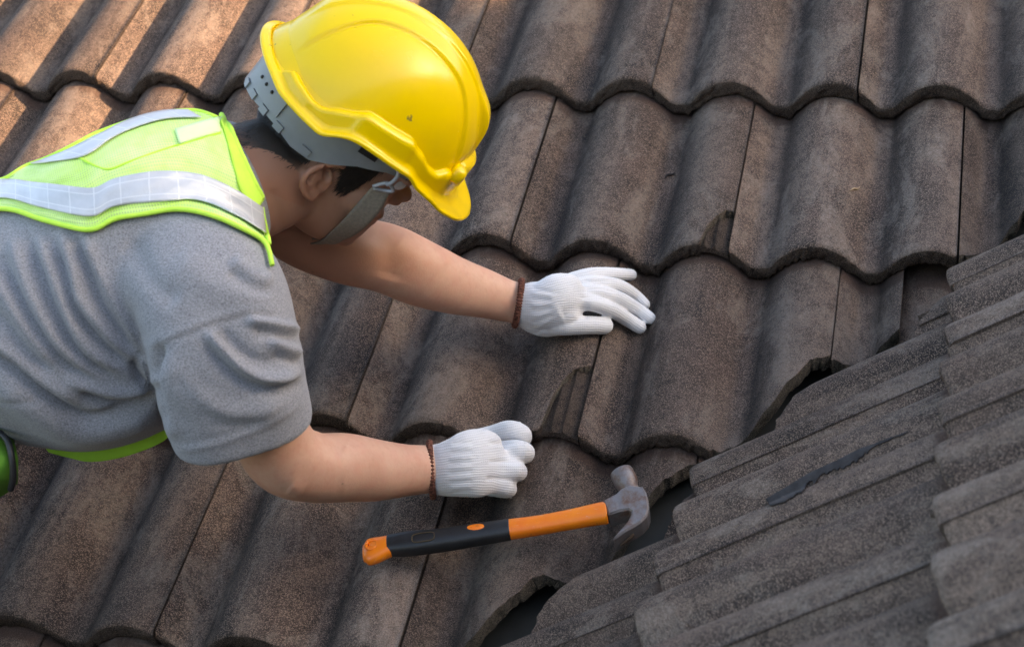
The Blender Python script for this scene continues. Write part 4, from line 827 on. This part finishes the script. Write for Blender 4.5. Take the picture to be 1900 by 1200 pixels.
def hammer():
    h0 = .020; hp = lambda x, y, h=h0: M1n @ roofpt(x, y, h); root = empty('claw_hammer', hp(930, 990, 0)); tag(root, 'claw hammer with orange and black handle and rusty steel head lying on the tiles', 'hammer'); off = np.array(root.location)
    nrm = M1n @ np.array([0, 0, 1.0])
    def hpart(name, V, F, mat, parent=root, **k): return meshobj(name, np.asarray(V) - off, F, mat, parent, **k)
    def shaft(st_, mat, name, parent=root, expo=2.6, nseg=36, bumps=None):
        S = smoothpath(st_, 6); C = np.array([hp(a[0], a[1], a[4]) for a in S]); Tn = np.gradient(C, axis=0); Tn /= np.linalg.norm(Tn, axis=1)[:, None]; V = []
        for i in range(len(S)):
            sd = np.cross(Tn[i], nrm); sd /= np.linalg.norm(sd)
            for a in np.linspace(0, 2 * math.pi, nseg, endpoint=False): c, s_ = math.cos(a), math.sin(a); c = math.copysign(abs(c) ** (2 / expo), c); s_ = math.copysign(abs(s_) ** (2 / expo), s_); V.append(C[i] + sd * S[i][2] * c + nrm * S[i][3] * s_)
        n = len(S); F = [(i * nseg + j, (i + 1) * nseg + j, (i + 1) * nseg + (j + 1) % nseg, i * nseg + (j + 1) % nseg) for i in range(n - 1) for j in range(nseg)]
        for e, sg in ((0, -1), (n - 1, 1)):
            prev = e * nseg
            for q in (.4, .75, .95):
                b = len(V); cen = C[e]; sc = 1 - .16 * q ** 3 if q < .9 else .78
                for j in range(nseg): V.append(cen + (V[e * nseg + j] - cen) * sc + Tn[e] * sg * .0022 * q)
                for j in range(nseg): f_ = (prev + j, b + j, b + (j + 1) % nseg, prev + (j + 1) % nseg); F.append(f_ if sg > 0 else f_[::-1])
                prev = b
            f_ = [prev + j for j in range(nseg)]; F.append(f_[::-1] if sg > 0 else f_)
        return hpart(name, V, F, mat, parent)
    hd = shaft([(722, 1012, .0135, .0105, .017), (760, 1008, .0150, .0120, .017), (800, 1004, .0142, .0120, .018), (850, 997, .0138, .0115, .019), (900, 989, .0134, .0110, .020), (944, 982, .0130, .0105, .021)], M_BLACK, 'grip')
    shaft([(944, 982, .0124, .0100, .021), (1000, 974, .0118, .0095, .022), (1060, 963, .0122, .0095, .024), (1105, 954, .0132, .0100, .026), (1124, 951, .0136, .0105, .0265)], M_ORANGE, 'handle')
    cap = shaft([(677, 1026, .0115, .0070, .014), (684, 1024, .0172, .0088, .015), (696, 1021, .0170, .0098, .016), (712, 1016, .0148, .0098, .017), (724, 1012, .0132, .0098, .017)], M_ORANGE, 'end_cap')
    c = hp(689, 1010, .0245)
    X1 = M1n @ np.array([1.0, 0, 0]); Y1 = M1n @ np.array([0, 1.0, 0])
    v, f = tube([c + X1 * .0065 * math.cos(a) + Y1 * .0065 * math.sin(a) for a in np.linspace(0, 2 * math.pi, 28, endpoint=False)], .0022, 10, True); hpart('hanging_eyelet', v, f, M_ORANGE, cap)
    v, f = ellipsoid(c - nrm * .001, np.stack([X1, Y1, nrm]), (.0050, .0050, .0012), 20, 8); hpart('hanging_hole', v, f, plain('brown_recess', (.16, .05, .02), .6), cap)
    def oval(x0, y0, x1, y1, hw, h, mat, name, rise):
        a_, b_ = hp(x0, y0, h), hp(x1, y1, h); ax = b_ - a_; L_ = np.linalg.norm(ax); ax /= L_; sd = np.cross(ax, nrm); v, f = ellipsoid((a_ + b_) / 2, np.stack([ax, sd, nrm]), (L_ / 2, hw, rise), 32, 10); return hpart(name, v, f, mat, hd)
    oval(862, 981, 908, 977, .0058, .0292, M_ORANGE, 'logo_inlay', .0022)
    pts = []; a_, b_ = hp(758, 1000, .0300), hp(812, 992, .0300); ax = b_ - a_; L_ = np.linalg.norm(ax); ax /= L_; sd = np.cross(ax, nrm)
    for s_ in np.linspace(0, 2 * math.pi, 60, endpoint=False): pts.append((a_ + b_) / 2 + ax * (L_ / 2 - .004) * math.copysign(min(1, abs(math.cos(s_)) ** .5), math.cos(s_)) + sd * .0062 * math.copysign(abs(math.sin(s_)) ** .6, math.sin(s_)) + nrm * .0002)
    v, f = tube(pts, .0006, 6, True); hpart('grip_emblem', v, f, plain('olive_line', (.09, .055, .02), .5), hd)
    # steel head: outline in the plane of the roof, thick across
    HT = .037                                  # height of the upper side face
    outl = [(1118, 927), (1143, 914), (1152, 905), (1166, 899), (1192, 901), (1199, 912), (1203, 928), (1204, 944), (1200, 956), (1190, 967), (1176, 976), (1158, 986), (1138, 1000), (1146, 986), (1156, 975), (1165, 964), (1170, 954), (1171, 947), (1166, 944), (1150, 947), (1129, 953)]
    zt = [.0, 0, .001, .001, 0, 0, 0, 0, .0, .0, .0, .0, -.002, 0, 0, 0, 0, 0, 0, 0, 0]
    a = np.array([hp(x, y, HT + d) for (x, y), d in zip(outl, zt)]); n = len(a); cen = a.mean(0); V = []; lay = [(.0022, 0), (.0, -.0022), (.0, -.0245), (.0022, -.0265)]
    nx_ = np.roll(a, -1, 0); pv = np.roll(a, 1, 0); tn = nx_ - pv; tn /= np.linalg.norm(tn, axis=1)[:, None]; inn = np.cross(nrm, tn); sgn = 1 if np.sum(((a + inn * .001 - cen) ** 2).sum(1)) < np.sum(((a - inn * .001 - cen) ** 2).sum(1)) else -1; inn *= sgn
    for ins, dz in lay:
        k = np.full(n, ins); k[12] = ins * .3; V += list(a + inn * k[:, None] + nrm * dz)
    F = [[j for j in range(n)][::-1] if sgn > 0 else list(range(n))]
    F.append([3 * n + j for j in range(n)] if sgn > 0 else [3 * n + j for j in range(n)][::-1])
    for q in range(3): F += [(q * n + j, q * n + (j + 1) % n, (q + 1) * n + (j + 1) % n, (q + 1) * n + j) if sgn > 0 else (q * n + j, (q + 1) * n + j, (q + 1) * n + (j + 1) % n, q * n + (j + 1) % n) for j in range(n)]
    head = hpart('head', V, F, M_STEEL, root, smooth=False)
    bm = bmesh.new(); bm.from_mesh(head.data); bmesh.ops.recalc_face_normals(bm, faces=bm.faces); bm.to_mesh(head.data); bm.free()
    # striking face
    c0, c1 = hp(1177, 925, HT - .013), hp(1156, 882, HT - .008); ax = c1 - c0; L_ = np.linalg.norm(ax); ax /= L_; prof_ = [(0, .0105), (.25, .0108), (.40, .0112), (.50, .0132), (.62, .0142), (.92, .0142), (.99, .0134), (1.0, .0120)]
    v, f = tube([c0 + ax * L_ * 1.18 * q for q, r in prof_], [r for q, r in prof_], 40); hpart('striking_face', v, f, M_STEEL, head)
    # nail slot between the claws
    sl_ = [hp(1150, 1012, .0215), hp(1163, 1002, .023), (hp(1176, 991, .0245))]; v, f = tube(smoothpath(sl_, 5), [.0006, .0010, .0014, .0017, .0019, .0021, .0022, .0022, .0022, .0020, .0012], 8); hpart('nail_slot', v, f, plain('dark_rust', (.05, .028, .016), .9), head)
hammer()
# ---------------------------------------------------------------- bits lying on the tiles
def bit(name, pts, r, col, lab, cat):
    P_ = smoothpath([onroof(x, y, .0018) for x, y in pts], 5); n = len(P_); v, f = tube(P_, r * np.sin(np.linspace(.25, 2.9, n)), 6); c = P_.mean(0)
    o = meshobj(name, v - c, f, plain(name + '_mat', col, .8)); o.location = c; tag(o, lab, cat)
bit('curled_twig', [(1234, 331), (1238, 325), (1247, 324), (1252, 320)], .0022, (.02, .014, .012), 'tiny dark curled twig on the tile right of the hard hat', 'twig')
bit('dry_leaf', [(1577, 354), (1584, 350), (1590, 351), (1596, 347)], .0018, (.34, .24, .14), 'tiny pale dry leaf scrap on a tile in the upper right', 'leaf')

def on_scene(x, y, off):
    d = M1n @ ray(x, y); d = d / np.linalg.norm(d); ok, loc, nn, _, ob, _ = SC.ray_cast(bpy.context.evaluated_depsgraph_get(), Vector(CW), Vector(d)); return np.array(loc) + np.array(nn) * off
def lay_dark_patch():  # thin dark sheet laid over the tiles of the near slope
    bpy.context.view_layer.update()
    up_ = np.array([(680, 515), (760, 470), (880, 398), (1000, 342), (1100, 292), (1180, 262), (1240, 238), (1290, 222), (1340, 205)]) / 2.5 + (1150, 720)
    lo_ = np.array([(700, 552), (770, 528), (850, 488), (900, 432), (1010, 386), (1080, 352), (1120, 322), (1200, 272), (1340, 207)]) / 2.5 + (1150, 720)
    a, b = resample(up_, 70), resample(lo_, 70); b = b + np.stack([0 * b[:, 0], (4.0 * fbm1(np.arange(70) * .35, 5) + 3.2 * fbm1(np.arange(70) * 1.1, 8) + 1.5 * RNG.normal(size=70)) * np.sin(np.linspace(.1, 3.05, 70))], 1); ny = 8
    Gd = np.array([[on_scene(*(a[i] + (b[i] - a[i]) * j / (ny - 1)), .0016) for j in range(ny)] for i in range(70)])
    inv = np.array(roof2.matrix_world.inverted()); V = Gd.reshape(-1, 3) @ inv[:3, :3].T + inv[:3, 3]
    F = [(i * ny + j, i * ny + j + 1, (i + 1) * ny + j + 1, (i + 1) * ny + j) for i in range(69) for j in range(ny - 1)]
    o = meshobj('dark_patch', V, F, plain('old_black_tar', (.040, .036, .038), .85, 0, 60, .4, 180, .002), roof2); m_ = o.modifiers.new('t', 'SOLIDIFY'); m_.thickness = .0012; m_.offset = 0
lay_dark_patch()
